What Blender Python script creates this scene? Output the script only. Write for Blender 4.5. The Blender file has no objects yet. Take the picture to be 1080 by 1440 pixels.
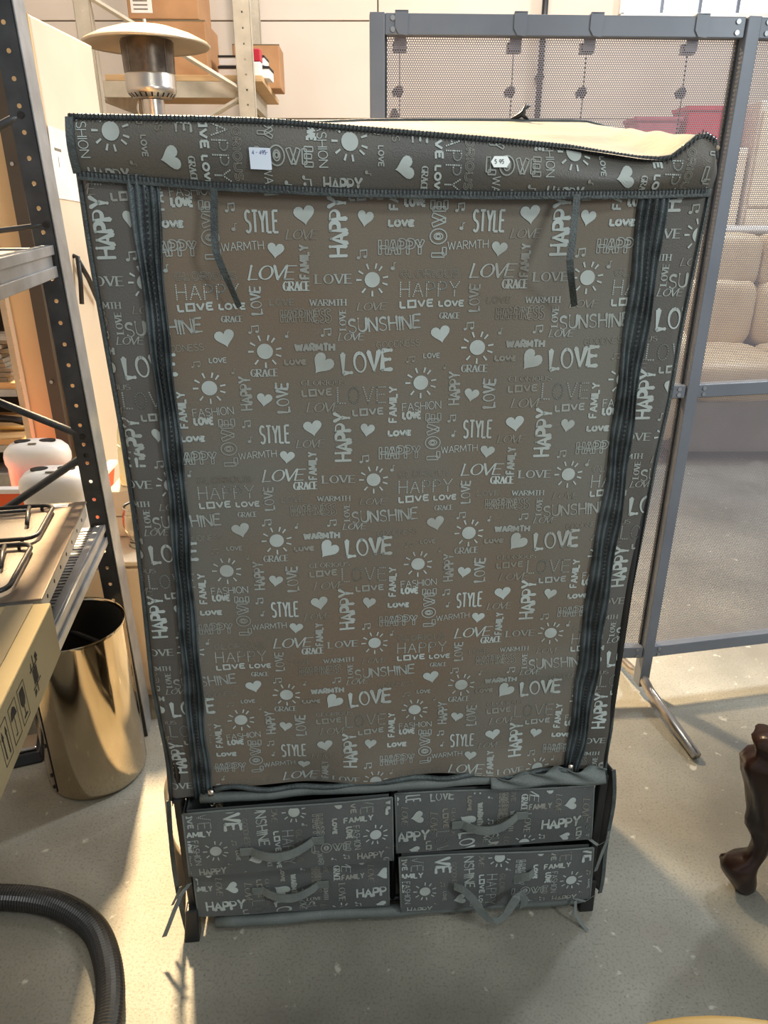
import bpy, math, random
from mathutils import Vector, Matrix
random.seed(7)
C = bpy.context.scene.collection
SC = bpy.context.scene
PI = math.pi

# ------------------------------------------------------------------ camera
cam = bpy.data.cameras.new('camera'); camo = bpy.data.objects.new('camera', cam); C.objects.link(camo)
camo.location = (0, 0, 1.52); camo.rotation_euler = (math.radians(90-23.3), 0, 0)
cam.sensor_fit = 'VERTICAL'; cam.sensor_height = 36; cam.sensor_width = 27; cam.lens = 26.0
cam.clip_start = 0.02
SC.camera = camo
# ------------------------------------------------------------------ colour management
SC.view_settings.view_transform = 'Standard'; SC.view_settings.look = 'None'
SC.view_settings.gamma = 1; SC.view_settings.use_curve_mapping = False
SC.view_settings.exposure = 0.0
# ------------------------------------------------------------------ world and lamps
w = bpy.data.worlds.new('world'); SC.world = w; w.use_nodes = True
w.node_tree.nodes['Background'].inputs[0].default_value = (0.90, 0.93, 1.0, 1)
w.node_tree.nodes['Background'].inputs[1].default_value = 0.42
def area(name, loc, target, size, power, col, size_y=None, spread=None):
    l = bpy.data.lights.new(name, 'AREA'); l.energy = power; l.color = col; l.size = size
    if size_y: l.shape = 'RECTANGLE'; l.size_y = size_y
    if spread: l.spread = math.radians(spread)
    o = bpy.data.objects.new(name, l); C.objects.link(o); o.location = loc
    d = Vector(target)-Vector(loc); o.rotation_euler = d.to_track_quat('-Z', 'Y').to_euler()
    return o
area('warm_ceiling_lamp', (-1.22, 4.5, 4.2), (-0.55, 1.3, 0), 0.30, 190, (1.0, 0.73, 0.43), 0.30, 75)
area('cool_ceiling_tube', (3.3, 4.3, 4.2), (0.6, 1.0, 0), 0.4, 215, (0.92, 0.97, 1.0), 0.5)
area('front_ceiling_tube', (0.6, -0.9, 3.9), (0.1, 1.2, 0.6), 1.5, 34, (0.97, 1.0, 0.93), 0.4)
area('side_door_daylight', (2.9, -1.1, 2.5), (0.1, 1.2, 0.8), 0.55, 58, (0.95, 1.0, 0.97), 0.8)
area('hall_ceiling_tube', (0.6, 3.6, 4.4), (0.3, 6.3, 1.2), 2.5, 135, (1.0, 0.91, 0.84), 0.6)

# ------------------------------------------------------------------ materials
def lin(c):
    c = c/255.; return c/12.92 if c <= .04045 else ((c+.055)/1.055)**2.4
def rgb(r, g, b): return (lin(r), lin(g), lin(b), 1)
def mat(name, col, rough=.6, metal=0., col2=None, scale=8., bump=0., bscale=60., detail=4, mixlo=.35, mixhi=.65, spec=.5, trans=0., stretch=None):
    m = bpy.data.materials.new(name); m.use_nodes = True; nt = m.node_tree; p = nt.nodes['Principled BSDF']
    p.inputs['Roughness'].default_value = rough; p.inputs['Metallic'].default_value = metal
    p.inputs['Specular IOR Level'].default_value = spec
    p.inputs['Transmission Weight'].default_value = trans
    tc = nt.nodes.new('ShaderNodeTexCoord'); src = tc.outputs['Object']
    if stretch:
        mp = nt.nodes.new('ShaderNodeMapping'); mp.inputs['Scale'].default_value = stretch
        nt.links.new(src, mp.inputs[0]); src = mp.outputs[0]
    n = nt.nodes.new('ShaderNodeTexNoise'); n.inputs['Scale'].default_value = scale; n.inputs['Detail'].default_value = detail
    nt.links.new(src, n.inputs['Vector'])
    r = nt.nodes.new('ShaderNodeValToRGB'); e = r.color_ramp.elements
    e[0].position = mixlo; e[1].position = mixhi
    e[0].color = col; e[1].color = col2 or tuple(min(1, c*1.12) for c in col[:3])+(1,)
    nt.links.new(n.outputs[0], r.inputs[0]); nt.links.new(r.outputs[0], p.inputs['Base Color'])
    if bump:
        n2 = nt.nodes.new('ShaderNodeTexNoise'); n2.inputs['Scale'].default_value = bscale; n2.inputs['Detail'].default_value = 3
        nt.links.new(src, n2.inputs['Vector'])
        b = nt.nodes.new('ShaderNodeBump'); b.inputs['Strength'].default_value = bump; b.inputs['Distance'].default_value = .004
        nt.links.new(n2.outputs[0], b.inputs['Height']); nt.links.new(b.outputs[0], p.inputs['Normal'])
    return m
def concrete():
    m = mat('concrete', rgb(114, 113, 103), .62, 0, rgb(150, 148, 137), 2.4, .25, 260, 8)
    nt = m.node_tree; p = nt.nodes['Principled BSDF']; base = p.inputs['Base Color'].links[0].from_socket
    tc = nt.nodes.new('ShaderNodeTexCoord')
    def layer(base, kind, scale, lo, hi, col, fac=1., inv=False):
        if kind == 'v':
            t = nt.nodes.new('ShaderNodeTexVoronoi'); out = t.outputs['Distance']
        else:
            t = nt.nodes.new('ShaderNodeTexNoise'); t.inputs['Detail'].default_value = 6; out = t.outputs[0]
        t.inputs['Scale'].default_value = scale; nt.links.new(tc.outputs['Object'], t.inputs['Vector'])
        mr = nt.nodes.new('ShaderNodeMapRange'); mr.inputs[1].default_value = lo; mr.inputs[2].default_value = hi
        mr.inputs[3].default_value = fac if inv else 0; mr.inputs[4].default_value = 0 if inv else fac
        nt.links.new(out, mr.inputs[0])
        mx = nt.nodes.new('ShaderNodeMix'); mx.data_type = 'RGBA'; mx.inputs[7].default_value = col
        nt.links.new(mr.outputs[0], mx.inputs[0]); nt.links.new(base, mx.inputs[6]); return mx.outputs[2]
    base = layer(base, 'n', 170, .5, .75, rgb(96, 93, 84), .7)
    base = layer(base, 'n', 2.1, .55, .75, rgb(128, 114, 96), .35)
    base = layer(base, 'n', 5, .60, .78, rgb(160, 157, 145), .45)
    base = layer(base, 'v', 30, .04, .075, rgb(84, 80, 72), .6, True)
    base = layer(base, 'n', 23, .66, .71, rgb(196, 193, 181), .7)
    nt.links.new(base, p.inputs['Base Color'])
    return m
def print_mat(name, col, fade):
    m = mat(name, col, .55, 0, fade, 9, 0, 60, 3, .38, .72); return m
def perforated():
    m = mat('perforated_metal', rgb(134, 128, 134), .5, .15)
    nt = m.node_tree; p = nt.nodes['Principled BSDF']; out = nt.nodes['Material Output']
    tc = nt.nodes.new('ShaderNodeTexCoord'); sp = nt.nodes.new('ShaderNodeSeparateXYZ'); nt.links.new(tc.outputs['Object'], sp.inputs[0])
    P = .0054; PY = P*1.732; R = .00172
    def M(op, a, b=None):
        n = nt.nodes.new('ShaderNodeMath'); n.operation = op
        for i, v in enumerate((a, b)):
            if v is None: continue
            if isinstance(v, (int, float)): n.inputs[i].default_value = v
            else: nt.links.new(v, n.inputs[i])
        return n.outputs[0]
    def lat(ox, oy):
        fx = M('MULTIPLY', M('SUBTRACT', M('FRACT', M('ADD', M('DIVIDE', sp.outputs[0], P), 100+ox)), .5), P)
        fy = M('MULTIPLY', M('SUBTRACT', M('FRACT', M('ADD', M('DIVIDE', sp.outputs[2], PY), 100+oy)), .5), PY)
        return M('SQRT', M('ADD', M('MULTIPLY', fx, fx), M('MULTIPLY', fy, fy)))
    d = M('MINIMUM', lat(0, 0), lat(.5, .5)); hole = M('LESS_THAN', d, R)
    t = nt.nodes.new('ShaderNodeBsdfTransparent'); mx = nt.nodes.new('ShaderNodeMixShader')
    nt.links.new(hole, mx.inputs[0]); nt.links.new(p.outputs[0], mx.inputs[1]); nt.links.new(t.outputs[0], mx.inputs[2])
    nt.links.new(mx.outputs[0], out.inputs[0]); return m
M_ = {}
M_['floor'] = concrete()
M_['wall'] = mat('cream_wall_panel', rgb(214, 200, 182), .7, 0, rgb(222, 209, 192), 1.2)
M_['joint'] = mat('panel_joint', rgb(120, 108, 96), .8)
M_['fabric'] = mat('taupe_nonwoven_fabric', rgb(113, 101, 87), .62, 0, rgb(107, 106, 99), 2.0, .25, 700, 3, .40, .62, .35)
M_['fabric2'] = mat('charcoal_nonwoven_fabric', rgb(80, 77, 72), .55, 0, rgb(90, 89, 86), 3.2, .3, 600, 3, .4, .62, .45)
M_['header'] = mat('header_fabric', rgb(78, 78, 76), .42, 0, rgb(88, 84, 76), 4, .25, 500, 3, .4, .6, .5)
M_['drawerf'] = mat('drawer_fabric', rgb(80, 84, 84), .6, 0, rgb(88, 92, 92), 6, .3, 500, 3, .4, .6, .4)
M_['piping'] = mat('dark_blue_grey_binding', rgb(52, 60, 62), .45, 0, rgb(70, 79, 80), 30, .5, 300, 3, .35, .65, .5)
M_['tape'] = mat('zipper_tape', rgb(40, 48, 50), .38, 0, rgb(76, 86, 90), 18, .4, 400, 3, .4, .6, .5)  # pale blue-grey mottling paints in highlights on the ridges
M_['strap'] = mat('grey_webbing', rgb(92, 100, 98), .6, 0, rgb(106, 113, 110), 30, .4, 400)
M_['sleeve'] = mat('grey_sleeve_fabric', rgb(84, 92, 90), .55, 0, rgb(98, 106, 104), 14, .3, 300)
M_['beigecloth'] = mat('beige_nonwoven_lining', rgb(150, 138, 120), .75, 0, rgb(172, 160, 142), 5, .35, 90)
M_['black'] = mat('black_plastic', rgb(22, 23, 24), .45, 0, rgb(30, 31, 33), 12)
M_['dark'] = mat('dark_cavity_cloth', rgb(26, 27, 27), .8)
M_['p3'] = print_mat('silver_print_bright', rgb(172, 184, 183), rgb(146, 151, 146))
M_['p2'] = print_mat('silver_print', rgb(154, 164, 162), rgb(126, 126, 118))
M_['p1'] = print_mat('silver_print_faded', rgb(136, 138, 131), rgb(112, 107, 96))
M_['steel'] = mat('brushed_steel', rgb(186, 178, 168), .28, 1., rgb(200, 192, 182), 6, .1, 200)
M_['mirror'] = mat('polished_steel', rgb(196, 178, 150), .10, 1., rgb(206, 190, 164), 3, .03, 6)
M_['hobsteel'] = mat('worn_stainless', rgb(118, 107, 96), .42, .75, rgb(138, 127, 114), 9, .1, 100)
M_['galv'] = mat('galvanised_steel', rgb(150, 153, 156), .42, .75, rgb(172, 176, 180), 14, .1, 60)
M_['rackpost'] = mat('dusty_galvanised_post', rgb(178, 168, 148), .6, .3, rgb(196, 186, 166), 10)
M_['darkpost'] = mat('dark_and_shaded_steel', rgb(64, 66, 68), .4, .6, rgb(78, 80, 82), 20)  # on the near shelf posts: galvanised steel with shade put into the colour
M_['brownpost'] = mat('dark_brown_post', rgb(72, 62, 52), .6)
M_['frameblue'] = mat('blue_grey_paint', rgb(112, 118, 128), .45, .2, rgb(122, 128, 138), 5)
M_['perf'] = perforated()
M_['card'] = mat('brown_cardboard', rgb(168, 124, 84), .85, 0, rgb(180, 136, 94), 7, .1, 50)
M_['card2'] = mat('tan_cardboard', rgb(146, 132, 98), .85, 0, rgb(156, 142, 108), 5, .1, 50)
M_['tapebrown'] = mat('brown_packing_tape', rgb(108, 100, 78), .35)
M_['ply'] = mat('plywood', rgb(206, 172, 124), .7, 0, rgb(190, 152, 104), 4, .1, 30, 5, stretch=(1, 8, 8))
M_['cup'] = mat('cream_cupboard', rgb(216, 196, 168), .35, 0, rgb(230, 212, 186), 2)
M_['cupedge'] = mat('tan_cupboard_side', rgb(214, 178, 130), .5, 0, rgb(222, 186, 138), 2)
M_['paper'] = mat('white_paper', rgb(232, 224, 214), .8)
M_['white'] = mat('white_plastic', rgb(226, 224, 220), .3)
M_['orange'] = mat('orange_plastic', rgb(240, 92, 30), .35)
M_['yellow'] = mat('pale_yellow_plastic_bag', rgb(240, 232, 176), .3, 0, rgb(248, 242, 200), 5, .6, 18)
M_['hole'] = mat('dark_recess', rgb(30, 28, 26), .8)
M_['blue'] = mat('pale_blue_tape', rgb(132, 170, 196), .4)
M_['ink'] = mat('black_ink', rgb(34, 32, 28), .7)
M_['inkblue'] = mat('blue_pen_ink', rgb(70, 84, 140), .7)
M_['sticker'] = mat('pale_blue_sticker', rgb(206, 218, 234), .5)
M_['stickerw'] = mat('white_price_label', rgb(232, 240, 240), .5)
M_['red'] = mat('red_plastic', rgb(176, 34, 50), .45)
M_['pink'] = mat('dusty_pink_plastic', rgb(170, 88, 98), .6)
M_['wood'] = mat('dark_carved_mahogany', rgb(30, 15, 10), .3, 0, rgb(42, 22, 14), 12, .2, 60, 4, stretch=(1, 1, .3))
M_['ochre'] = mat('honey_varnished_wood', rgb(190, 152, 84), .4, 0, rgb(172, 134, 70), 5, stretch=(1, 9, 1))
M_['leather'] = mat('beige_leather', rgb(206, 184, 150), .5, 0, rgb(194, 170, 136), 5, .4, 30)
M_['greyfab'] = mat('grey_upholstery', rgb(128, 124, 116), .9)
M_['rubber'] = mat('black_ribbed_rubber', rgb(34, 33, 32), .38, 0, rgb(44, 43, 41), 10)
M_['enamel'] = mat('heater_canopy_metal', rgb(196, 180, 156), .35, .6, rgb(206, 190, 166), 4)
M_['heatmesh'] = mat('dark_heater_mesh', rgb(86, 78, 70), .35, .8, rgb(104, 94, 84), 30)
M_['grime'] = mat('grimy_grey_plastic', rgb(120, 110, 96), .5)
M_['book'] = mat('grey_paper_edges', rgb(150, 138, 118), .9, 0, rgb(112, 102, 88), 30, stretch=(1, 1, 12))
g = bpy.data.materials.new('window_glow'); g.use_nodes = True; p = g.node_tree.nodes['Principled BSDF']
p.inputs['Base Color'].default_value = (1, 1, 1, 1); p.inputs['Emission Color'].default_value = (.86, .94, 1, 1); p.inputs['Emission Strength'].default_value = 2.6
M_['glow'] = g
gl = bpy.data.materials.new('clear_glass'); gl.use_nodes = True; p = gl.node_tree.nodes['Principled BSDF']
p.inputs['Transmission Weight'].default_value = 1; p.inputs['Roughness'].default_value = .03; p.inputs['Base Color'].default_value = (.95, .97, .93, 1)
M_['glass'] = gl

# ------------------------------------------------------------------ mesh helpers
class MB:
    def __init__(s): s.v = []; s.f = []; s.m = []; s.cur = 0
    def add(s, vs, fs, M=None):
        o = len(s.v); s.v += [tuple((M @ Vector(p)) if M else p) for p in vs]
        s.f += [tuple(i+o for i in f) for f in fs]; s.m += [s.cur]*len(fs); return s
    def box(s, x0, y0, z0, x1, y1, z1, M=None):
        return s.add([(x0,y0,z0),(x1,y0,z0),(x1,y1,z0),(x0,y1,z0),(x0,y0,z1),(x1,y0,z1),(x1,y1,z1),(x0,y1,z1)],
                     [(0,3,2,1),(4,5,6,7),(0,1,5,4),(1,2,6,5),(2,3,7,6),(3,0,4,7)], M)
    def hexa(s, b, t): return s.add(list(b)+list(t), [(0,3,2,1),(4,5,6,7),(0,1,5,4),(1,2,6,5),(2,3,7,6),(3,0,4,7)])
    def prism(s, pts, d0, d1, axis='y', M=None):
        n = len(pts)
        if axis == 'y': a = [(p[0], d0, p[1]) for p in pts]; b = [(p[0], d1, p[1]) for p in pts]
        elif axis == 'z': a = [(p[0], p[1], d0) for p in pts]; b = [(p[0], p[1], d1) for p in pts]
        else: a = [(d0, p[0], p[1]) for p in pts]; b = [(d1, p[0], p[1]) for p in pts]
        return s.add(a+b, [tuple(range(n)), tuple(range(2*n-1, n-1, -1))]+[(i, (i+1)%n, n+(i+1)%n, n+i) for i in range(n)], M)
    def tube(s, pts, r, n=10, cap=True, M=None):
        pts = [Vector(p) for p in pts]; rr = r if isinstance(r, (list, tuple)) else [r]*len(pts)
        vs = []; fs = []; t0 = (pts[1]-pts[0]).normalized()
        up = Vector((0,0,1)) if abs(t0.z) < .9 else Vector((1,0,0)); nr = t0.cross(up).normalized()
        for i, p in enumerate(pts):
            t = (pts[min(i+1, len(pts)-1)]-pts[max(i-1, 0)]).normalized()
            nr = (nr-t*nr.dot(t)).normalized(); b = t.cross(nr)
            for k in range(n):
                a = 2*PI*k/n; vs.append(tuple(p+(nr*math.cos(a)+b*math.sin(a))*rr[i]))
        for i in range(len(pts)-1):
            for k in range(n): fs.append((i*n+k, i*n+(k+1)%n, (i+1)*n+(k+1)%n, (i+1)*n+k))
        if cap: fs += [tuple(range(n-1, -1, -1)), tuple(range((len(pts)-1)*n, len(pts)*n))]
        return s.add(vs, fs, M)
    def lathe(s, prof, c=(0,0,0), n=32, M=None):
        vs = []; fs = []
        for r, z in prof:
            for k in range(n):
                a = 2*PI*k/n; vs.append((c[0]+r*math.cos(a), c[1]+r*math.sin(a), c[2]+z))
        for i in range(len(prof)-1):
            for k in range(n): fs.append((i*n+k, i*n+(k+1)%n, (i+1)*n+(k+1)%n, (i+1)*n+k))
        return s.add(vs, fs, M)
    def ribbon(s, pts, wvec, th=.0012, M=None):
        """flat strap along pts, width vector(s) wvec, solid thickness"""
        n = len(pts); vs = []
        for i, p in enumerate(pts):
            p = Vector(p); wv = Vector(wvec[i] if isinstance(wvec, list) else wvec)
            t = (Vector(pts[min(i+1, n-1)])-Vector(pts[max(i-1, 0)])).normalized(); nn = t.cross(wv).normalized()*th/2
            vs += [tuple(p-wv/2-nn), tuple(p+wv/2-nn), tuple(p+wv/2+nn), tuple(p-wv/2+nn)]
        fs = [(0,1,2,3), (4*n-1,4*n-2,4*n-3,4*n-4)]
        for i in range(n-1):
            for k in range(4): fs.append((4*i+k, 4*i+4+k, 4*i+4+(k+1)%4, 4*i+(k+1)%4))
        return s.add(vs, fs, M)
    def grid(s, fn, nu, nv, M=None, th=None):
        vs = [fn(i/nu, j/nv) for j in range(nv+1) for i in range(nu+1)]
        fs = [(j*(nu+1)+i, j*(nu+1)+i+1, (j+1)*(nu+1)+i+1, (j+1)*(nu+1)+i) for j in range(nv) for i in range(nu)]
        return s.add(vs, fs, M)
    def build(s, name, mats, parent=None, smooth=False, bevel=0, solid=0, seg=2):
        me = bpy.data.meshes.new(name); me.from_pydata(s.v, [], s.f)
        if not isinstance(mats, (list, tuple)): mats = [mats]
        for m in mats: me.materials.append(M_[m] if isinstance(m, str) else m)
        if len(mats) > 1: me.polygons.foreach_set('material_index', s.m)
        if smooth: me.polygons.foreach_set('use_smooth', [True]*len(me.polygons))
        me.update(); o = bpy.data.objects.new(name, me); C.objects.link(o)
        if parent: o.parent = parent
        if solid:
            mo = o.modifiers.new('solid', 'SOLIDIFY'); mo.thickness = solid; mo.offset = 1
        if bevel:
            mo = o.modifiers.new('bevel', 'BEVEL'); mo.width = bevel; mo.segments = seg; mo.limit_method = 'ANGLE'; mo.angle_limit = math.radians(40)
        return o
def smooth_angle(o, deg=35):
    me = o.data; me.polygons.foreach_set('use_smooth', [True]*len(me.polygons))
    me.set_sharp_from_angle(angle=math.radians(deg)); return o
def thing(name, label, cat, loc=(0,0,0), yaw=0, group=None):
    o = bpy.data.objects.new(name, None); C.objects.link(o); o.empty_display_size = .1
    o.location = loc; o.rotation_euler = (0, 0, math.radians(yaw)); o['label'] = label; o['category'] = cat
    if group: o['group'] = group
    return o
def tag(o, label, cat, group=None):
    o['label'] = label; o['category'] = cat
    if group: o['group'] = group
    return o
def struct(o): o['kind'] = 'structure'; return o
def copy_tree(o, parent=None):
    c = o.copy(); C.objects.link(c)
    if parent: c.parent = parent
    for ch in list(o.children): copy_tree(ch, c)
    return c
def T(x, y, z, yaw=0, rx=0, ry=0):
    return Matrix.Translation((x, y, z)) @ Matrix.Rotation(math.radians(yaw), 4, 'Z') @ Matrix.Rotation(math.radians(ry), 4, 'Y') @ Matrix.Rotation(math.radians(rx), 4, 'X')
def interp(tab, x):
    if x <= tab[0][0]: return tab[0][1]
    for (a, b), (c, d) in zip(tab, tab[1:]):
        if x <= c: return b+(d-b)*(x-a)/(c-a)
    return tab[-1][1]
def holed_strip(mb, W, L, pitch, r, th, M, off=0, hx=None):
    """flat strip in local XZ (x 0..W, z 0..L) with real round holes, thickness th along +y"""
    hx = W/2 if hx is None else hx
    nc = int(L/pitch); n = 8
    z = 0
    for c in range(nc):
        z0 = c*pitch; z1 = z0+pitch; cz = (z0+z1)/2
        outer = [(W, cz), (W, z1), (hx, z1), (0, z1), (0, cz), (0, z0), (hx, z0), (W, z0)]
        inner = [(hx+r*math.cos(2*PI*k/n), cz+r*math.sin(2*PI*k/n)) for k in range(n)]
        vs = [(x, 0, zz) for x, zz in outer]+[(x, 0, zz) for x, zz in inner]+[(x, th, zz) for x, zz in outer]+[(x, th, zz) for x, zz in inner]
        fs = []
        for k in range(n):
            k2 = (k+1)%n
            fs += [(k, k2, 8+k2, 8+k), (16+k, 24+k, 24+k2, 16+k2), (8+k, 8+k2, 24+k2, 24+k)]
        for k in (7, 0, 3, 4): fs.append((k, 16+k, 16+(k+1)%8, (k+1)%8))
        mb.add(vs, fs, M)
    if L-nc*pitch > 1e-4: mb.box(0, 0, nc*pitch, W, th, L, M)
    return mb

# ------------------------------------------------------------------ structure
mb = MB(); mb.grid(lambda u, v: (-2.8+u*8.0, -1.6+v*8.05, 0), 8, 8); fl = struct(mb.build('floor', 'floor')); fl.data.update()
mb = MB().box(-2.8, 6.42, 0, 5.2, 6.5, 4.6); wb = struct(mb.build('wall_back', 'joint'))
k = 0; z = 0.14
WX0, WX1, WZ0, WZ1 = 1.735, 4.20, 2.715, 3.55
rows = []
while z < 4.5:
    rows.append(z); z += .635
for z in [-.495]+rows:
    for x0, x1 in ((-2.8, -.05), (-.04, 1.16), (1.17, 5.2)):
        z0 = max(0, z+.004); z1 = min(4.6, z+.631)
        def pane(a, b, c, d):
            if b-a > .01 and d-c > .01:
                struct_p = MB().box(a, 6.39, c, b, 6.42, d).build('panel', 'wall', wb, bevel=.004)
        if x1 > WX0 and z1 > WZ0 and z0 < WZ1:
            pane(x0, WX0, z0, z1)
            pane(max(x0, WX0), WX1, z0, WZ0); pane(max(x0, WX0), WX1, WZ1, z1) if z1 > WZ1 else None
            pane(WX1, x1, z0, z1)
        else: pane(x0, x1, z0, z1)
struct(MB().box(-2.88, -1.6, 0, -2.8, 6.5, 4.6).build('wall_left', 'wall'))
# window
wf = MB()
wf.box(WX0-.02, 6.34, WZ0-.05, WX1+.02, 6.40, WZ0+.005); wf.box(WX0-.02, 6.34, WZ1, WX1+.02, 6.40, WZ1+.05); wf.box(WX0-.03, 6.34, WZ0, WX0+.0, 6.40, WZ1)
win = struct(wf.build('window_1', 'white'))
for x in (2.01, 2.285, 2.56, 2.83, 3.10, 3.38): MB().box(x-.012, 6.35, WZ0, x+.012, 6.39, WZ1).build('mullion', 'frameblue', win)
for i, (a, b) in enumerate(zip((WX0, 2.022, 2.297, 2.572, 2.842, 3.112, 3.392), (1.998, 2.273, 2.548, 2.818, 3.088, 3.368, WX1))):
    MB().box(a, 6.37, WZ0+.005, b, 6.375, WZ1).build('pane', 'glow', win)
# pipe
o = MB().tube([(1.16, 6.33, 1.9), (1.16, 6.33, 3.2)], .022, 12).build('wall_pipe', 'black', smooth=True)
o.data.transform(Matrix.Identity(4)); tag(o, 'black vertical pipe on the back wall above the perforated screen', 'pipe')
for z in (2.3, 3.0): MB().box(1.13, 6.33, z, 1.19, 6.39, z+.03).build('pipe_clip', 'black', o)

# ------------------------------------------------------------------ lettering: stroke glyphs
def arc(cx, cy, rx, ry, a0, a1, n=8):
    return [(cx+rx*math.cos(math.radians(a0+(a1-a0)*i/n)), cy+ry*math.sin(math.radians(a0+(a1-a0)*i/n))) for i in range(n+1)]
G = {
 'A': (.62, [[(0,0),(.31,1)], [(.31,1),(.62,0)], [(.12,.36),(.50,.36)]]),
 'C': (.58, [arc(.32,.5,.30,.5,50,310,12)]),
 'D': (.60, [[(0,0),(0,1)], [(0,1)]+arc(.22,.5,.36,.5,90,-90,10)+[(0,0)]]),
 'E': (.50, [[(0,0),(0,1)], [(0,1),(.5,1)], [(0,.53),(.42,.53)], [(0,0),(.5,0)]]),
 'F': (.48, [[(0,0),(0,1)], [(0,1),(.48,1)], [(0,.53),(.40,.53)]]),
 'G': (.62, [arc(.32,.5,.30,.5,50,330,12)+[(.60,.42),(.38,.42)]]),
 'H': (.58, [[(0,0),(0,1)], [(.58,0),(.58,1)], [(0,.5),(.58,.5)]]),
 'I': (.06, [[(.03,0),(.03,1)]]),
 'L': (.46, [[(0,1),(0,0)], [(0,0),(.46,0)]]),
 'M': (.74, [[(0,0),(.04,1)], [(.04,1),(.37,.2)], [(.37,.2),(.70,1)], [(.70,1),(.74,0)]]),
 'N': (.60, [[(0,0),(0,1)], [(0,1),(.60,0)], [(.60,0),(.60,1)]]),
 'O': (.64, [arc(.32,.5,.32,.5,90,450,18)]),
 'P': (.52, [[(0,0),(0,1)], [(0,1)]+arc(.26,.74,.26,.26,90,-90,8)+[(0,.48)]]),
 'R': (.54, [[(0,0),(0,1)], [(0,1)]+arc(.26,.74,.26,.26,90,-90,8)+[(0,.48)], [(.2,.48),(.54,0)]]),
 'S': (.52, [arc(.26,.76,.24,.24,35,250,8)+arc(.26,.25,.25,.25,75,-145,8)]),
 'T': (.56, [[(.28,0),(.28,1)], [(0,1),(.56,1)]]),
 'U': (.58, [[(0,1),(0,.3)]+arc(.29,.3,.29,.3,180,360,8)+[(.58,1)]]),
 'V': (.60, [[(0,1),(.30,0)], [(.30,0),(.60,1)]]),
 'W': (.84, [[(0,1),(.2,0)], [(.2,0),(.42,.9)], [(.42,.9),(.64,0)], [(.64,0),(.84,1)]]),
 'Y': (.58, [[(0,1),(.29,.5)], [(.58,1),(.29,.5)], [(.29,.5),(.29,0)]]),
 '0': (.5, [arc(.25,.5,.25,.5,90,450,14)]), '1': (.2, [[(.0,.8),(.15,1),(.15,0)]]), '4': (.5, [[(.38,0),(.38,1),(0,.3),(.5,.3)]]),
 '5': (.5, [[(.46,1),(.06,1),(.03,.58)]+arc(.22,.32,.26,.32,100,-130,8)]), '8': (.5, [arc(.25,.75,.2,.25,90,450,10), arc(.25,.27,.25,.27,90,450,10)]),
 '9': (.5, [arc(.25,.7,.24,.3,0,360,10)+[(.44,.3),(.3,0)]]), '-': (.3, [[(0,.5),(.3,.5)]]), ',': (.1, [[(.07,.08),(.0,-.12)]]), ' ': (.3, []),
 '$': (.5, [arc(.26,.76,.22,.22,35,250,8)+arc(.26,.26,.23,.23,75,-145,8), [(.25,-.1),(.25,1.1)]]),
}
SQ_O = [(0,0),(0,1),(.64,1),(.64,0),(0,0)]
def rib(poly, wf, closed=False):
    """polyline -> list of convex quads; wf(dx,dy,t)->width"""
    n = len(poly)
    if n < 2: return []
    seg = []
    for i in range(n-1):
        dx = poly[i+1][0]-poly[i][0]; dy = poly[i+1][1]-poly[i][1]; l = math.hypot(dx, dy) or 1e-9
        seg.append((dx/l, dy/l, l))
    L = []; R = []
    for i in range(n):
        a = seg[max(i-1, 0)] if not (closed and i in (0, n-1)) else seg[-1]
        b = seg[min(i, n-2)] if not (closed and i in (0, n-1)) else seg[0]
        nx, ny = -(a[1]+b[1]), a[0]+b[0]; l = math.hypot(nx, ny)
        if l < .2: nx, ny, l = -b[1], b[0], 1
        nx, ny = nx/l, ny/l; c = max(.55, abs(nx*-b[1]+ny*b[0]))
        wd = wf(b[0], b[1], i/(n-1))/2/c
        L.append((poly[i][0]+nx*wd, poly[i][1]+ny*wd)); R.append((poly[i][0]-nx*wd, poly[i][1]-ny*wd))
    return [[L[i], R[i], R[i+1], L[i+1]] for i in range(n-1)]
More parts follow.
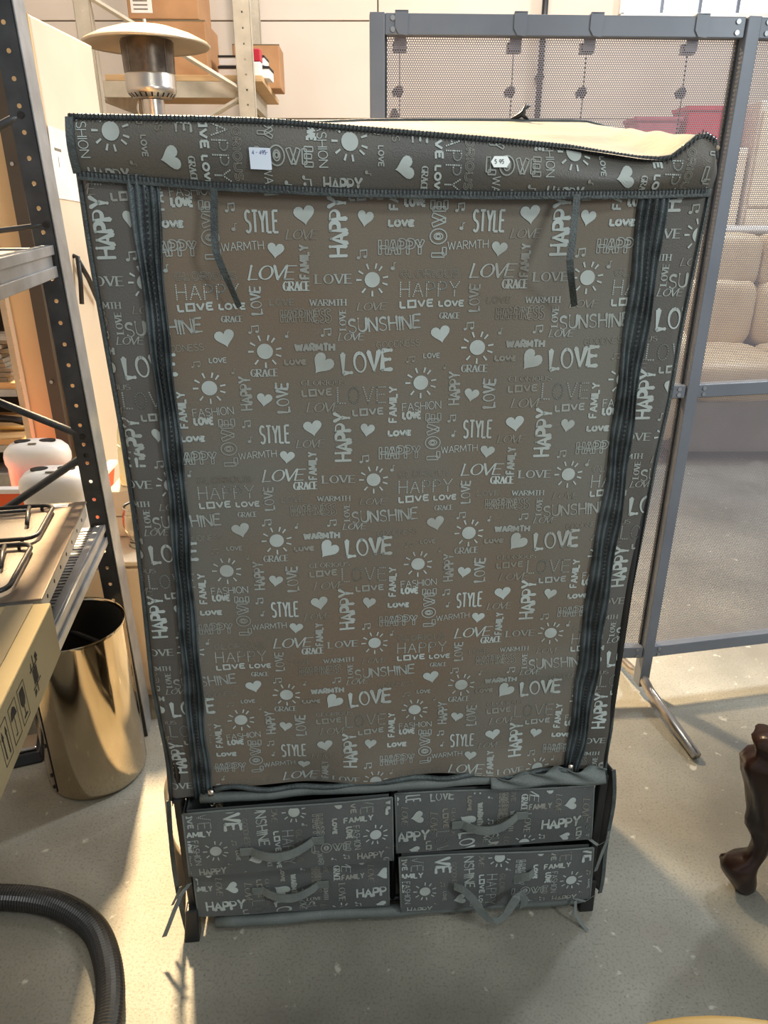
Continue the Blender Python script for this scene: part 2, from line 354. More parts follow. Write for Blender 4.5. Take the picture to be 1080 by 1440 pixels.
def word(txt, style, w, h):
    """list of convex polygons, centred on 0,0"""
    polys = []; gap = {'thin': .14, 'bold': .20, 'wide': .24, 'script': .05, 'outl': .22, 'outl2': .34, 'dot': .26, 'round': .26}.get(style, .18)
    tot = 0; lay = []
    for ch in txt:
        gw, st = G[ch]
        if style == 'wide' and ch == 'O': st = [SQ_O]
        lay.append((tot, st)); tot += gw+gap
    tot -= gap
    sw = {'thin': .085, 'bold': .27, 'med': .20, 'brush': .19, 'serif': .18, 'serifb': .19, 'script': .16, 'hand': .155, 'wide': .25, 'round': .34, 'outl': .055, 'outl2': .06, 'dot': .085, 'pen': .13}[style]*h
    if style in ('bold', 'wide') and w/len(txt) < h*.5: sw = min(sw, w/len(txt)*.34)
    mx = sw/2 if style not in ('outl', 'outl2') else .11*h
    W = w-2*mx; H = h-2*mx
    rnd = random.Random(hash(txt) % 97 if False else sum(map(ord, txt)))
    for x0, st in lay:
        jy = (rnd.random()-.5)*.10*h if style in ('hand', 'brush') else 0
        rot = (rnd.random()-.5)*.10 if style in ('hand', 'brush', 'round') else 0
        for pl in st:
            q = []
            for (x, y) in pl:
                xx = -w/2+mx+(x0+x)/tot*W; yy = -h/2+mx+y*H
                if style == 'script': xx += (y-.5)*.28*h*.8
                q.append((xx-rot*(yy), yy+jy))
            closed = len(pl) > 3 and abs(pl[0][0]-pl[-1][0])+abs(pl[0][1]-pl[-1][1]) < 1e-6
            if style in ('serif', 'serifb', 'script'):
                f = lambda dx, dy, t: sw*(.34+.85*abs(dy)**1.5*(.55 if dx*dy > .12 else 1))
                polys += rib(q, f, closed)
                if style != 'script' and not closed and len(pl) == 2:
                    for e in (q[0], q[-1]):
                        if abs(pl[0][1]-pl[-1][1]) > .6:
                            polys.append([(e[0]-sw*.95, e[1]-sw*.22), (e[0]+sw*.95, e[1]-sw*.22), (e[0]+sw*.95, e[1]+sw*.22), (e[0]-sw*.95, e[1]+sw*.22)])
                if style == 'script' and not closed:
                    e = q[0]; polys.append([(e[0]+sw*.6*math.cos(a*PI/3), e[1]+sw*.5*math.sin(a*PI/3)) for a in range(6)])
            elif style in ('outl', 'outl2'):
                o_ = .085*h if style == 'outl' else .12*h
                for sgn in (-1, 1):
                    off = [((a[0][0]*(1+sgn)+a[1][0]*(1-sgn))/2, (a[0][1]*(1+sgn)+a[1][1]*(1-sgn))/2) for a in rib(q, lambda *_: 2*o_, closed)]
                    last = rib(q, lambda *_: 2*o_, closed)[-1]
                    off.append(last[3] if sgn == 1 else last[2])
                    polys += rib(off, lambda *_: sw if style == 'outl' else sw*1.3, closed)
                if style == 'outl2' and closed: polys += rib([(a*.35+q[0][0]*0+.65*sum(c[0] for c in q)/len(q), b*.35+.65*sum(c[1] for c in q)/len(q)) for a, b in q], lambda *_: sw*1.4, True)
                if not closed:
                    rr = rib(q, lambda *_: 2*o_)
                    polys += rib([rr[0][0], rr[0][1]], lambda *_: sw); polys += rib([rr[-1][3], rr[-1][2]], lambda *_: sw)
            elif style == 'dot':
                pit = .13*h
                for a, b in zip(q, q[1:]):
                    l = math.hypot(b[0]-a[0], b[1]-a[1]); k = max(1, round(l/pit))
                    for i in range(k+1):
                        t = i/k; cx, cy = a[0]+(b[0]-a[0])*t, a[1]+(b[1]-a[1])*t; d = sw*.5
                        polys.append([(cx-d, cy-d), (cx+d, cy-d), (cx+d, cy+d), (cx-d, cy+d)])
            elif style in ('brush', 'hand'):
                s0 = rnd.random()
                polys += rib(q, lambda dx, dy, t: sw*(.8+.45*math.sin(3*t+s0*6)), closed)
                for e in (q[0], q[-1]): polys.append([(e[0]+sw*.42*math.cos(a*PI/3), e[1]+sw*.42*math.sin(a*PI/3)) for a in range(6)])
            else:
                polys += rib(q, lambda *_: sw, closed)
                if style == 'round':
                    for e in (q[0], q[-1]): polys.append([(e[0]+sw*.5*math.cos(a*PI/4), e[1]+sw*.5*math.sin(a*PI/4)) for a in range(8)])
                elif style in ('bold', 'wide', 'med') and len(pl) == 2 and not closed:
                    pass
    return polys
def fan(c, pts):
    n = len(pts); out = []
    L = lambda p, k: (c[0]+(p[0]-c[0])*k, c[1]+(p[1]-c[1])*k)
    for i in range(n):
        a, b = pts[i], pts[(i+1) % n]
        out.append([c, L(a, .35), L(b, .35)])
        for k0, k1 in ((.35, .7), (.7, 1)): out.append([L(a, k0), L(a, k1), L(b, k1), L(b, k0)])
    return out
def shape(kind, w, h):
    if kind == 'heart':
        pts = []
        for i in range(24):
            t = 2*PI*i/24; x = 16*math.sin(t)**3; y = 13*math.cos(t)-5*math.cos(2*t)-2*math.cos(3*t)-math.cos(4*t)
            pts.append((x/33*w, (y+2.5)/30*h))
        return fan((0, .05*h), pts)
    if kind == 'sun':
        out = []; n = 18; r = w*.225
        pts = [(r*math.cos(2*PI*i/n), r*math.sin(2*PI*i/n)*.97) for i in range(n)]
        out += fan((0, 0), pts)
        for a in (-160+30, -90, -52, -18, 10, 52, 74, 110, 148, 180): 
            ca, sa = math.cos(math.radians(a)), math.sin(math.radians(a)); r0, r1, d = w*.31, w*.47, w*.022
            out.append([(ca*r0+sa*d, sa*r0-ca*d), (ca*r1+sa*d*1.3, sa*r1-ca*d*1.3), (ca*r1-sa*d*1.3, sa*r1+ca*d*1.3), (ca*r0-sa*d, sa*r0+ca*d)])
        return out
    def blob(cx, cy, r): return [(cx+r*math.cos(a*PI/4), cy+r*.8*math.sin(a*PI/4)) for a in range(8)]
    t = .09*h
    if kind == 'note':
        return [blob(-w*.3, -h*.32, h*.2), blob(w*.3, -h*.22, h*.2), [(-w*.18, -h*.3), (-w*.18+t, -h*.3), (-w*.18+t, h*.42), (-w*.18, h*.42)],
                [(w*.42, -h*.2), (w*.42+t, -h*.2), (w*.42+t, h*.5), (w*.42, h*.5)], [(-w*.18, h*.28), (w*.42+t, h*.36), (w*.42+t, h*.52), (-w*.18, h*.44)]]
    return [blob(-w*.05, -h*.2, h*.28), [(w*.1, -h*.2), (w*.1+t, -h*.2), (w*.1+t, h*.45), (w*.1, h*.45)], [(w*.1, h*.30), (w*.5, h*.42), (w*.5, h*.52), (w*.1, h*.45)]]
TILE = """STYLE bold 0 -181 1482 51 33 3
heart heart 8 -118 1490 32 28 3
LOVE script 0 -122 1464 48 15 1
heart heart -8 -163 1441 26 23 3
FAMILY med 90 -121 1425 17 51 2
HAPPY brush 90 -69 1474 30 87 3
heart heart -10 -28 1485 25 24 3
note note 0 -34 1435 17 15 2
LOVE script 0 -169 1410 72 23 3
GRACE serifb 0 -134 1390 43 16 3
LOVE serif 0 -77 1400 58 16 2
LOVE brush 90 -197 1369 19 44 2
LOVE outl 0 -158 1366 39 11 1
WARMTH serif 0 -87 1365 57 11 2
HAPPINESS outl 0 -122 1345 80 23 1
sun sun 0 -18 1398 53 52 3
LOVE serifb 90 -65 1339 12 34 2
LOVE bold 0 47 1509 34 15 3
LOVE outl2 90 83 1472 25 83 2
note note 0 114 1501 15 14 2
note1 note1 0 118 1474 10 12 2
LOVE round 0 26 1479 40 11 3
HAPPY outl 0 27 1445 72 26 2
WARMTH thin 0 129 1448 63 13 3
note1 note1 0 14 1417 9 13 2
GLORIOUS outl 0 71 1406 93 13 1
HAPPY dot 0 72 1383 94 23 3
LOVE wide 0 52 1361 55 13 3
LOVE bold 0 107 1361 42 11 3
GRACE serifb 0 105 1342 34 11 2
LOVE script 0 -18 1358 47 13 1
SUNSHINE hand 0 1 1331 117 24 2
LOVE script 0 -51 1312 42 13 2
WARMTH bold 0 -110 1296 65 15 2
note note 0 -92 1319 18 14 2
note1 note1 0 -153 1316 8 11 2
note note 0 136 1325 18 14 2
heart heart 12 92 1312 32 28 3
sun sun 0 152 1291 56 55 3
GRACE serifb 0 149 1257 45 14 2
LOVE round 0 -142 1273 36 10 1
heart heart -38 -100 1268 35 36 3
LOVE brush 0 -27 1271 85 38 3
GOODNESS thin 0 23 1299 71 11 1
LOVE med 0 78 1279 28 9 2
note note 0 43 1273 16 11 1
note1 note1 0 100 1260 8 10 1
sun sun 0 61 1235 55 54 3
HAPPY brush 90 117 1224 20 57 2
heart heart -10 146 1212 26 23 3
LOVE brush 90 176 1215 23 52 2
GLORIOUS serif 0 -98 1239 73 10 1
LOVE wide 0 -109 1223 51 13 1
LOVE script 0 -98 1198 56 17 1
LOVE dot 0 -37 1217 80 28 2
LOVE wide 0 -26 1189 53 13 2
FASHION thin 0 63 1196 66 14 3
FAMILY med 90 15 1200 16 62 3"""
TP = []
for l in TILE.strip().split('\n'):
    wd, st, rot, cx, cy, ww, hh, b = l.split(); rot = float(rot); cx, cy, ww, hh = [float(v)/1000 for v in (cx, cy, ww, hh)]
    if wd in ('heart', 'sun', 'note', 'note1'): pl = shape(wd, ww, hh)
    elif rot == 90: pl = word(wd, st, hh, ww)
    else: pl = word(wd, st, ww, hh)
    if rot == 0 and st in ('brush', 'hand', 'thin', 'wide'): rot = 2.5
    ca, sa = math.cos(math.radians(rot)), math.sin(math.radians(rot))
    for q in pl: TP.append((int(b)-1, [(cx+x*ca-y*sa, cy+x*sa+y*ca) for x, y in q]))
PU, PV = .3405, .328
def clip(poly, region):
    """Sutherland-Hodgman against convex ccw region"""
    out = poly
    for i in range(len(region)):
        a = region[i]; b = region[(i+1) % len(region)]; ex, ey = b[0]-a[0], b[1]-a[1]
        side = [ex*(p[1]-a[1])-ey*(p[0]-a[0]) for p in out]
        if min(side) >= 0: continue
        if max(side) <= 0: return []
        new = []
        for j in range(len(out)):
            p, q = out[j], out[(j+1) % len(out)]; s, t = side[j], side[(j+1) % len(out)]
            if s >= 0: new.append(p)
            if (s >= 0) != (t >= 0):
                k = s/(s-t); new.append((p[0]+(q[0]-p[0])*k, p[1]+(q[1]-p[1])*k))
        out = new
        if len(out) < 3: return []
    return out
def ccw(p):
    return p if sum(p[i][0]*p[(i+1) % len(p)][1]-p[(i+1) % len(p)][0]*p[i][1] for i in range(len(p))) > 0 else p[::-1]
def print_on(name, parent, F, regions, xf, cells):
    """lay the repeating print (xf maps tile point -> surface u,v) on surface F inside convex regions"""
    mb = MB()
    for reg in regions:
        reg = ccw(reg); x0 = min(p[0] for p in reg); x1 = max(p[0] for p in reg); y0 = min(p[1] for p in reg); y1 = max(p[1] for p in reg)
        for i, j in cells:
            for b, q in TP:
                r = [xf(x+i*PU, y+j*PV) for x, y in q]
                xs = [p[0] for p in r]; ys = [p[1] for p in r]
                if max(xs) < x0 or min(xs) > x1 or max(ys) < y0 or min(ys) > y1: continue
                if len(r) > 2: r = clip(ccw(r), reg)
                if len(r) < 3: continue
                mb.cur = b; r = r[::-1]
                mb.add([F(*p) for p in r], [tuple(range(len(r)))[::-1]])
    o = mb.build(name, ['p1', 'p2', 'p3'], parent); o['kind'] = 'stuff'; return o

# ------------------------------------------------------------------ wardrobe
YW = 4.5; cw, sw_ = math.cos(math.radians(YW)), math.sin(math.radians(YW)); UC = .03
ward = thing('fabric_wardrobe', 'tall grey fabric wardrobe printed with silver words, hearts and suns, with four fabric drawers', 'wardrobe', (UC*cw, 1.187+UC*sw_, 0), YW)
def Wp(u, d, z): return (u-UC, d, z)
LE = [(.384,-.436),(.521,-.432),(.673,-.437),(.828,-.431),(.997,-.427),(1.174,-.427),(1.31,-.430),(1.445,-.433),(1.62,-.433)]
RE = [(.383,.471),(.621,.470),(.738,.470),(.907,.475),(1.10,.479),(1.202,.486),(1.32,.488),(1.451,.495),(1.524,.499),(1.6,.495)]
def bulge(u, v):
    b = .004*math.sin(5*u+2.2*v+1)+.003*math.sin(9*v-4*u)+.0018*math.sin(23*u+7*v)
    k = max(0, (.62-v)/.25); b += k*.004*math.sin(31*v+9*u)+k*.003*math.sin(19*u-40*v)
    b += .006*math.exp(-((u-.30)/.12)**2-((v-.66)/.03)**2)
    return b
def Fd(u, v):
    l, r = interp(LE, v), interp(RE, v)
    e = min(u-l, r-u); edge = max(0, 1-e/.012) if e < .012 else 0
    eb = 0
    if v < .47: eb = .006*math.sin(26*u+2)*(.47-v)/.07
    return -(bulge(u, v)+eb)+.010*edge**2
def F(u, v, off=0.): return Wp(u, Fd(u, v)-off, v)
def mainbot(u): return .408+.004*math.sin(14*u)+.006*(u > .25)*(u-.25)/.12
fp = MB().grid(lambda a, b: F(-.36+a*.775, (lambda u, v0: v0+(1.56-v0)*b)(0, mainbot(-.36+a*.775))), 110, 130).build('front_panel', 'fabric', ward, smooth=True, solid=-.0)
ident = lambda x, y: (x, y)
Fp = lambda u, v: F(u, v, .0011)
CELLS = [(i, j) for i in range(-3, 4) for j in range(-5, 3)]
print_on('printed_pattern', fp, Fp, [[(-.343,.412),(.40,.412),(.40,1.53),(-.343,1.53)]], ident, CELLS)
# side strips
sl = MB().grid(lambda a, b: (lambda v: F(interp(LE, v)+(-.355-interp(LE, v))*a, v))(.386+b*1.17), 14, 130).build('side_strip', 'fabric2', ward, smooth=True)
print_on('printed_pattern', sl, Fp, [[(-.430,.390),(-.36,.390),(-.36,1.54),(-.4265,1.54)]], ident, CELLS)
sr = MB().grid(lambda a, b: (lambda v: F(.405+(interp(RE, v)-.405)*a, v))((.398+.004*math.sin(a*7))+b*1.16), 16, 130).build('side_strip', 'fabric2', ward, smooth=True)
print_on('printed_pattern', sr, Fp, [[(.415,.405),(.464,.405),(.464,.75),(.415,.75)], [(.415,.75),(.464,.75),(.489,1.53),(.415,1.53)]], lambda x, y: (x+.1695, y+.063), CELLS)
# edge binding down both sides
for E_, s_ in ((LE, -1), (RE, 1)):
    pts = []
    for i in range(50):
        v = .375+i*(1.615-.375)/49; v = min(v, 1.615 if s_ < 0 else 1.575)
        u = interp(E_, v); pts.append(Wp(u+s_*.002, Fd(u-s_*.001, v)+.002, v))
    pts = [p for i, p in enumerate(pts) if i == 0 or p[2] > pts[i-1][2]+1e-5]
    MB().tube(pts, .0048, 8).build('edge_binding', 'piping', ward, smooth=True)
# zipper tapes
def zipper(tab_o, tab_i, vb, vt, pull_u):
    def prof(a):  # five raised ridges
        return .003+.0055*abs(math.sin(a*PI*4.5))
    def fn(a, b):
        v = vb+(vt-vb)*b; uo = interp(tab_o, v); ui = interp(tab_i, v); u = uo+(ui-uo)*a
        wob = .0012*math.sin(v*37+a*3)
        return Wp(u+wob, Fd(u, v)-(prof(a) if 0 < a < 1 else -.001)-wob, v)
    z_ = MB().grid(fn, 36, 120).build('zipper_tape', 'tape', ward, smooth=True)
    t = MB()
    n = 150
    for i in range(n):
        v = vb+(vt-vb)*(i+.5)/n; uo = interp(tab_o, v); ui = interp(tab_i, v); u = uo+(ui-uo)*.56
        x, y, z = Wp(u+.0012*math.sin(v*37+1.6), Fd(u, v)-.0085, v)
        t.box(x-.0022, y-.0008, z-.0022, x+.0022, y+.001, z+.0022)
    o = t.build('zipper_teeth', 'black', z_); o['kind'] = 'stuff'
    p = MB(); x, y, z = Wp(pull_u, Fd(pull_u, vb+.02)-.010, vb+.012)
    p.box(x-.005, y-.004, z-.010, x+.005, y+.004, z+.012)
    p.tube([(x+.005*math.cos(a*PI/5), y-.004, z-.018+.009*math.sin(a*PI/5)) for a in range(11)], .0013, 6)
    p.build('zipper_pull', 'steel', z_, smooth=True)
    return z_
zipper([(.385,-.390),(.52,-.386),(.70,-.379),(.91,-.372),(1.07,-.366),(1.35,-.364),(1.56,-.370)],
       [(.385,-.349),(.52,-.350),(.70,-.344),(.91,-.340),(1.07,-.333),(1.35,-.332),(1.56,-.322)], .388, 1.545, -.352)
zipper([(.39,.380),(.47,.381),(.66,.382),(.88,.382),(1.05,.390),(1.2,.391),(1.4,.390),(1.56,.384)],
       [(.39,.412),(.47,.418),(.66,.426),(.88,.427),(1.05,.429),(1.2,.426),(1.4,.433),(1.56,.431)], .398, 1.535, .392)
# bottom hem of the front panel, rolled
pts = [Wp(-.345+i*.735/40, -.006+.004*math.sin(i*.9), mainbot(-.345+i*.735/40)-.002+.003*math.sin(i*.7)) for i in range(41)]
MB().tube(pts, .0055, 8).build('rolled_hem', 'piping', ward, smooth=True)
# header flap
HB = [(-.436,1.546),(-.247,1.532),(-.042,1.523),(.17,1.520),(.40,1.521),(.503,1.524)]
HT = [(-.436,1.617),(-.24,1.614),(-.141,1.611),(.062,1.597),(.272,1.582),(.38,1.568),(.42,1.566),(.462,1.601),(.486,1.592),(.503,1.568)]
def Hd(u, v):
    b, t = interp(HB, u), interp(HT, u); k = min(1, max(0, (v-b)/(t-b)))
    d = -.012-.012*math.sin(PI*min(1, k*.95+.02))-.003*math.sin(6*u+2)-.003*math.sin(17*u+5*v*3)
    d -= .012*math.exp(-((u-.44)/.035)**2)*k
    d += .020*math.exp(-((u-.33)/.10)**2)*(k-.3)*(k > .3)
    if u > .485: d += (u-.485)*1.2
    return d
H_ = lambda u, v, off=0.: Wp(u, Hd(u, v)-off, v)
hd = MB().grid(lambda a, b: (lambda u: H_(u, interp(HB, u)+(interp(HT, u)-interp(HB, u))*b))(-.436+a*.939), 120, 16).build('header_flap', 'header', ward, smooth=True)
regs = []
us = [-.425,-.247,-.141,-.042,.062,.17,.272,.38,.42,.462,.486]
for a, b in zip(us, us[1:]): regs.append([(a, interp(HB, a)+.004), (b, interp(HB, b)+.004), (b, interp(HT, b)-.004), (a, interp(HT, a)-.004)])
print_on('printed_pattern', hd, lambda u, v: H_(u, v, .0014), regs, lambda x, y: ((y-1.235)-.378, -(x-.061)+1.599-.036*(y-1.235)), [(i, j) for i in range(-2, 3) for j in range(-3, 5)])
n = 60
pts = [(lambda u: H_(u, interp(HB, u)-.003, .002))(-.434+i*.936/n) for i in range(n+1)]
MB().ribbon(pts, (0, 0, .011), .004).build('hem_binding', 'piping', ward, smooth=True, bevel=.001)
pts = [(lambda u: H_(u, interp(HT, u), .000))(-.434+i*.936/n) for i in range(n+1)]
MB().tube(pts, .0042, 8).build('top_binding', 'piping', ward, smooth=True)
st = MB()
for i in range(170):
    u = -.43+i*.925/170; x, y, z = H_(u, interp(HT, u), .0045); st.box(x-.0014, y-.0008, z-.005, x+.0002, y+.0006, z+.004)
    x, y, z = H_(u, interp(HB, u), .0045); st.box(x-.0014, y-.0008, z-.003, x+.0002, y+.0006, z+.004)
o = st.build('stitching', 'black', hd); o['kind'] = 'stuff'
# header left end binding
MB().ribbon([H_(-.432, 1.546+i*.07/6, .003) for i in range(7)], (.011, 0, 0), .003).build('header_end_binding', 'piping', ward)
# price stickers
def on_header(u, v, off): return H_(u, v, off)
def sticker(name, u0, v0, u1, v1, m, txt, ink, chamf, slope=0, style='pen', lab=None):
    mb = MB(); c = chamf
    pts = [(u0+c, v0), (u1-c, v0), (u1, (v0+v1)/2 if chamf > .003 else v0+c), (u1-c, v1), (u0+c, v1), (u0, (v0+v1)/2 if chamf > .003 else v1-c)]
    base = [on_header(a, b+slope*(a-u0), .0030) for a, b in pts]; top = [on_header(a, b+slope*(a-u0), .0036) for a, b in pts]
    yb = min(p[1] for p in top)
    base = [(p[0], yb+.0008, p[2]) for p in base]; top = [(p[0], yb, p[2]) for p in top]
    k = len(pts); mb.add(base+top, [tuple(range(k)), tuple(range(2*k-1, k-1, -1))]+[(i, (i+1) % k, k+(i+1) % k, k+i) for i in range(k)])
    s = mb.build(name, m, ward); s['label'] = lab
    t = MB(); wv, hv = txt[1], txt[2]
    for q in word(txt[0], style, wv, hv):
        t.add([(x+txt[3]-UC, yb-.0004, y+txt[4]) for x, y in q], [tuple(range(len(q)))])
    t.build('written_price', ink, s)
sticker('price_sticker', -.1905, 1.5515, -.1600, 1.579, 'sticker', ('4 - 495-', .022, .0055, -.1755, 1.5725), 'inkblue', .001, -.04, lab='pale blue square sticker with handwritten price')
sticker('price_label', .1510, 1.5545, .1790, 1.569, 'stickerw', ('5 95', .014, .0060, .163, 1.5620), 'ink', .0045, 0, lab='small white price label with clipped corners')
# top, sides and back of the cover
TL, TR, BLk, BR = (-.433, 0, 1.612), (.492, 0, 1.572), (-.433, .45, 1.630), (.505, .45, 1.652)
def topf(a, b):
    x = (1-b)*(TL[0]*(1-a)+TR[0]*a)+b*(BLk[0]*(1-a)+BR[0]*a); y = .45*b-.012*(1-b)
    z0 = interp(HT, TL[0]+(TR[0]-TL[0])*a)-.002 if True else 0; z1 = 1.636+.016*min(1, a*2.2)
    if a > .93: z1 -= (a-.93)*.2
    z = z0*(1-b)+z1*b-.010*math.sin(PI*b)*math.sin(PI*a)+.0028*math.sin(9*a+14*b)*(1-a)+.002*math.sin(22*b-6*a)*(b*(1-b)*4)
    return Wp(x, y, z)
tp = MB().grid(topf, 60, 30).build('top_panel', 'beigecloth', ward, smooth=True)
MB().tube([topf(a/30, 1) for a in range(31)], .004, 8).build('rear_top_binding', 'piping', ward, smooth=True)
MB().tube([topf(1, b/12) for b in range(13)], .004, 8).build('side_top_binding', 'beigecloth', ward, smooth=True)
def backf(a, b):
    x, y, z = topf(a, 1); return (x, .452+.004*math.sin(8*a+5*b), .08+(z-.08)*b)
MB().grid(backf, 30, 20).build('back_panel', 'beigecloth', ward, smooth=True)
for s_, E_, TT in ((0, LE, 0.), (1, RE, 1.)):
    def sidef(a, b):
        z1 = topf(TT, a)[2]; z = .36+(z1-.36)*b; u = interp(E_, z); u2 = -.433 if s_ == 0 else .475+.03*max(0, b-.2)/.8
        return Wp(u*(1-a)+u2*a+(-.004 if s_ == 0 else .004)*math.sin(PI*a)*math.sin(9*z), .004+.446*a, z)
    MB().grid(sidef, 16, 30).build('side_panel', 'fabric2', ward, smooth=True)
# black twisted tie on the rear top edge
k0 = Vector(topf(.79, 1)); kn = MB()
kn.tube([k0+Vector((-.02, 0, .003)), k0+Vector((-.004, 0, .009)), k0+Vector((.004, -.002, .014)), k0+Vector((.006, -.003, .022)), k0+Vector((.018, 0, .028))], [.002, .005, .006, .004, .002], 7)
kn.tube([k0+Vector((.016, 0, .002)), k0+Vector((.002, -.003, .010)), k0+Vector((.008, -.003, .030))], [.002, .006, .002], 7)
kn.build('knotted_tie', 'black', ward, smooth=True)
# hanging ribbons at the header
def hang(pts, w0=.0105):
    ps = [Wp(*p) for p in pts]
    n = len(ps); wv = [(w0, -.001, .001) if i < n-2 else (w0*.75, -.006, .004) for i in range(n)]
    MB().ribbon(ps, wv, .0015).build('hanging_ribbon', 'piping', ward)
hang([(-.243,-.026,1.528),(-.246,-.024,1.50),(-.248,-.030,1.46),(-.246,-.036,1.44),(-.240,-.034,1.42),(-.230,-.026,1.39),(-.221,-.018,1.362)])
hang([(.283,-.026,1.519),(.280,-.034,1.49),(.276,-.046,1.455),(.272,-.054,1.43),(.276,-.050,1.412),(.287,-.034,1.385),(.298,-.018,1.358)])
# frame: black tubes, feet, rails
fr = MB()
for (u, d) in ((-.418, .012), (.468, .012), (-.418, .43), (.462, .43)):
    fr.tube([Wp(u, d, .05), Wp(u, d, 1.56)], .0085, 8)
for z in (.045, .21, .385):
    for d in (.012, .43): fr.tube([Wp(-.418, d, z), Wp(.468, d, z)], .0075, 8)
    for u in (-.418, .468, .02): fr.tube([Wp(u, .012, z), Wp(u, .43, z)], .0075, 8)
for d in (.016, .43): fr.tube([Wp(-.415, d, 1.56), Wp(.465, d, 1.545)], .0075, 8)
fr.tube([Wp(.02, .012, .045), Wp(.02, .012, .385)], .007, 8)
fr.build('steel_frame', 'black', ward, smooth=True)
for (u, d) in ((-.425, -.012), (.468, -.006), (-.418, .43), (.462, .43)):
    MB().hexa([Wp(u-.020, d-.018, 0), Wp(u+.014, d-.018, 0), Wp(u+.014, d+.016, 0), Wp(u-.020, d+.016, 0)],
              [Wp(u-.010, d-.008, .085), Wp(u+.016, d-.008, .085), Wp(u+.016, d+.020, .085), Wp(u-.010, d+.020, .085)]).build('foot', 'black', ward, bevel=.003)
for u0, u1, z in ((-.431, -.414, .06), (.462, .480, .07)):
    MB().box(*Wp(u0, -.004, z), *Wp(u1, .02, .385)).build('corner_upright', 'black', ward, bevel=.003)
# grey sleeves over front rails
def sleeve(u0, u1, z0, z1, r, d):
    pts = [Wp(u0+(u1-u0)*i/20, d-.002*math.sin(i*.8), z0+(z1-z0)*i/20+.0015*math.sin(i*1.3)) for i in range(21)]
    MB().tube(pts, [r*(1+.06*math.sin(i*2.1)) for i in range(21)], 12).build('rail_sleeve', 'sleeve', ward, smooth=True)
sleeve(-.375, .38, .388, .395, .0105, -.004)
sleeve(-.375, .455, .036, .032, .013, -.010)
# inner lining behind drawers
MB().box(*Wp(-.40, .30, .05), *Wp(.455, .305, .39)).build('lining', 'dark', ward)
# scrunched cloth at right bottom of cover
def scr(a, b):
    u = .22+a*.245; return Wp(u, -.012-.010*math.sin(a*21+b*5)*b-.012*(1-b), .408-.022*(1-b)-.004*math.sin(a*9)+.012*a*b)
MB().grid(scr, 40, 6).build('gathered_hem', 'sleeve', ward, smooth=True, solid=.002)
# drawers
def drawer(c, out, slope, xf, strap):
    (a0, a1, a2, a3) = c   # TL TR BR BL in (u,z)
    def q(s, t):
        x = (a3[0]*(1-s)+a2[0]*s)*(1-t)+(a0[0]*(1-s)+a1[0]*s)*t; z = (a3[1]*(1-s)+a2[1]*s)*(1-t)+(a0[1]*(1-s)+a1[1]*s)*t
        return x, z
    def dd(u, z):
        s = (u-a0[0])/(a1[0]-a0[0]); b = (a3[1]+a2[1])/2; t = (z-b)/((a0[1]+a1[1])/2-b)
        return -.012-out-.007*max(0, math.sin(PI*s))*max(0, math.sin(PI*t))-.002*math.sin(7*s+3*t)-.006*(1-t)
    box = MB(); n = 24; m = 8
    box.grid(lambda s, t: (lambda p: Wp(p[0], dd(*p), p[1]))(q(s, t)), n, m)
    fr_ = [q(0, 0), q(1, 0), q(1, 1), q(0, 1)]
    fv = [Wp(p[0], dd(*p), p[1]) for p in fr_]; bv = [Wp(p[0], .29, p[1]) for p in fr_]
    box.add(fv+bv, [(0,4,5,1),(1,5,6,2),(3,7,4,0),(4,7,6,5)])
    # inner walls and floor (open top)
    iv = [Wp(p[0]+(.006 if i in (0, 3) else -.006), dd(*p)+.012, p[1]+(.006 if i < 2 else 0)) for i, p in enumerate(fr_)]
    ib = [(p[0], .284, p[2]) for p in iv]
    box.add(iv+ib, [(0,1,5,4),(1,2,6,5),(3,0,4,7),(4,5,6,7),(0,3,2,1)])
    o = box.build('drawer', 'drawerf', ward)
    MB().tube([Wp(q(i/12, 1)[0], dd(*q(i/12, 1))+.001, q(i/12, 1)[1]) for i in range(13)], .0022, 6).build('edge_piping', 'strap', o, smooth=True)
    for s in (0, 1): MB().tube([Wp(q(s, i/8)[0], dd(*q(s, i/8))+.001, q(s, i/8)[1]) for i in range(9)], .002, 6).build('edge_piping', 'strap', o, smooth=True)
    reg = [(a3[0]+.004, a3[1]+.004), (a2[0]-.004, a2[1]+.004), (a1[0]-.004, a1[1]-.004), (a0[0]+.004, a0[1]-.004)]
    print_on('printed_pattern', o, lambda u, z: Wp(u, dd(u, z)-.0010, z), [reg], xf, [(i, j) for i in range(-4, 5) for j in range(-4, 5)])
    if strap:
        u0, z0, u1, z1 = strap
        ps = []; N = 14
        for i in range(N+1):
            t = i/N; u = u0+(u1-u0)*t; z = z0+(z1-z0)*t-.008*math.sin(PI*t)
            ps.append(Wp(u, dd(u, z)-.003-.020*math.sin(PI*t)**.8, z))
        h = MB().ribbon(ps, (0, .004, .019), .002).build('handle', 'strap', o, smooth=False)
        for (u, z) in ((u0-.010, z0), (u1+.010, z1)):
            y = dd(u, z)-.0025; MB().box(*Wp(u-.013, y-.0022, z-.0105), *Wp(u+.013, y, z+.0105)).build('stitched_end', 'strap', h, bevel=.001)
    return o, dd
fs = lambda u0, v0, sl: (lambda x, y: (y-1.235+u0, -(x-.061)+v0+sl*(y-1.235)))
fh = lambda u0, v0, sl: (lambda x, y: (y-1.490+u0, -(x+.118)+v0+sl*(y-1.490)))
drawer([(-.407,.379),(.014,.389),(.016,.224),(-.409,.214)], .024, 0, fs(-.3487, .2845, .05), (-.277, .281, -.150, .299))
drawer([(.022,.376),(.446,.367),(.453,.222),(.026,.216)], 0, 0, fh(.068, .315, .035), (.165, .292, .282, .308))
drawer([(-.410,.194),(.009,.206),(.010,.055),(-.410,.060)], -.004, 0, fh(-.004, .152, .03), (-.265, .132, -.145, .140))
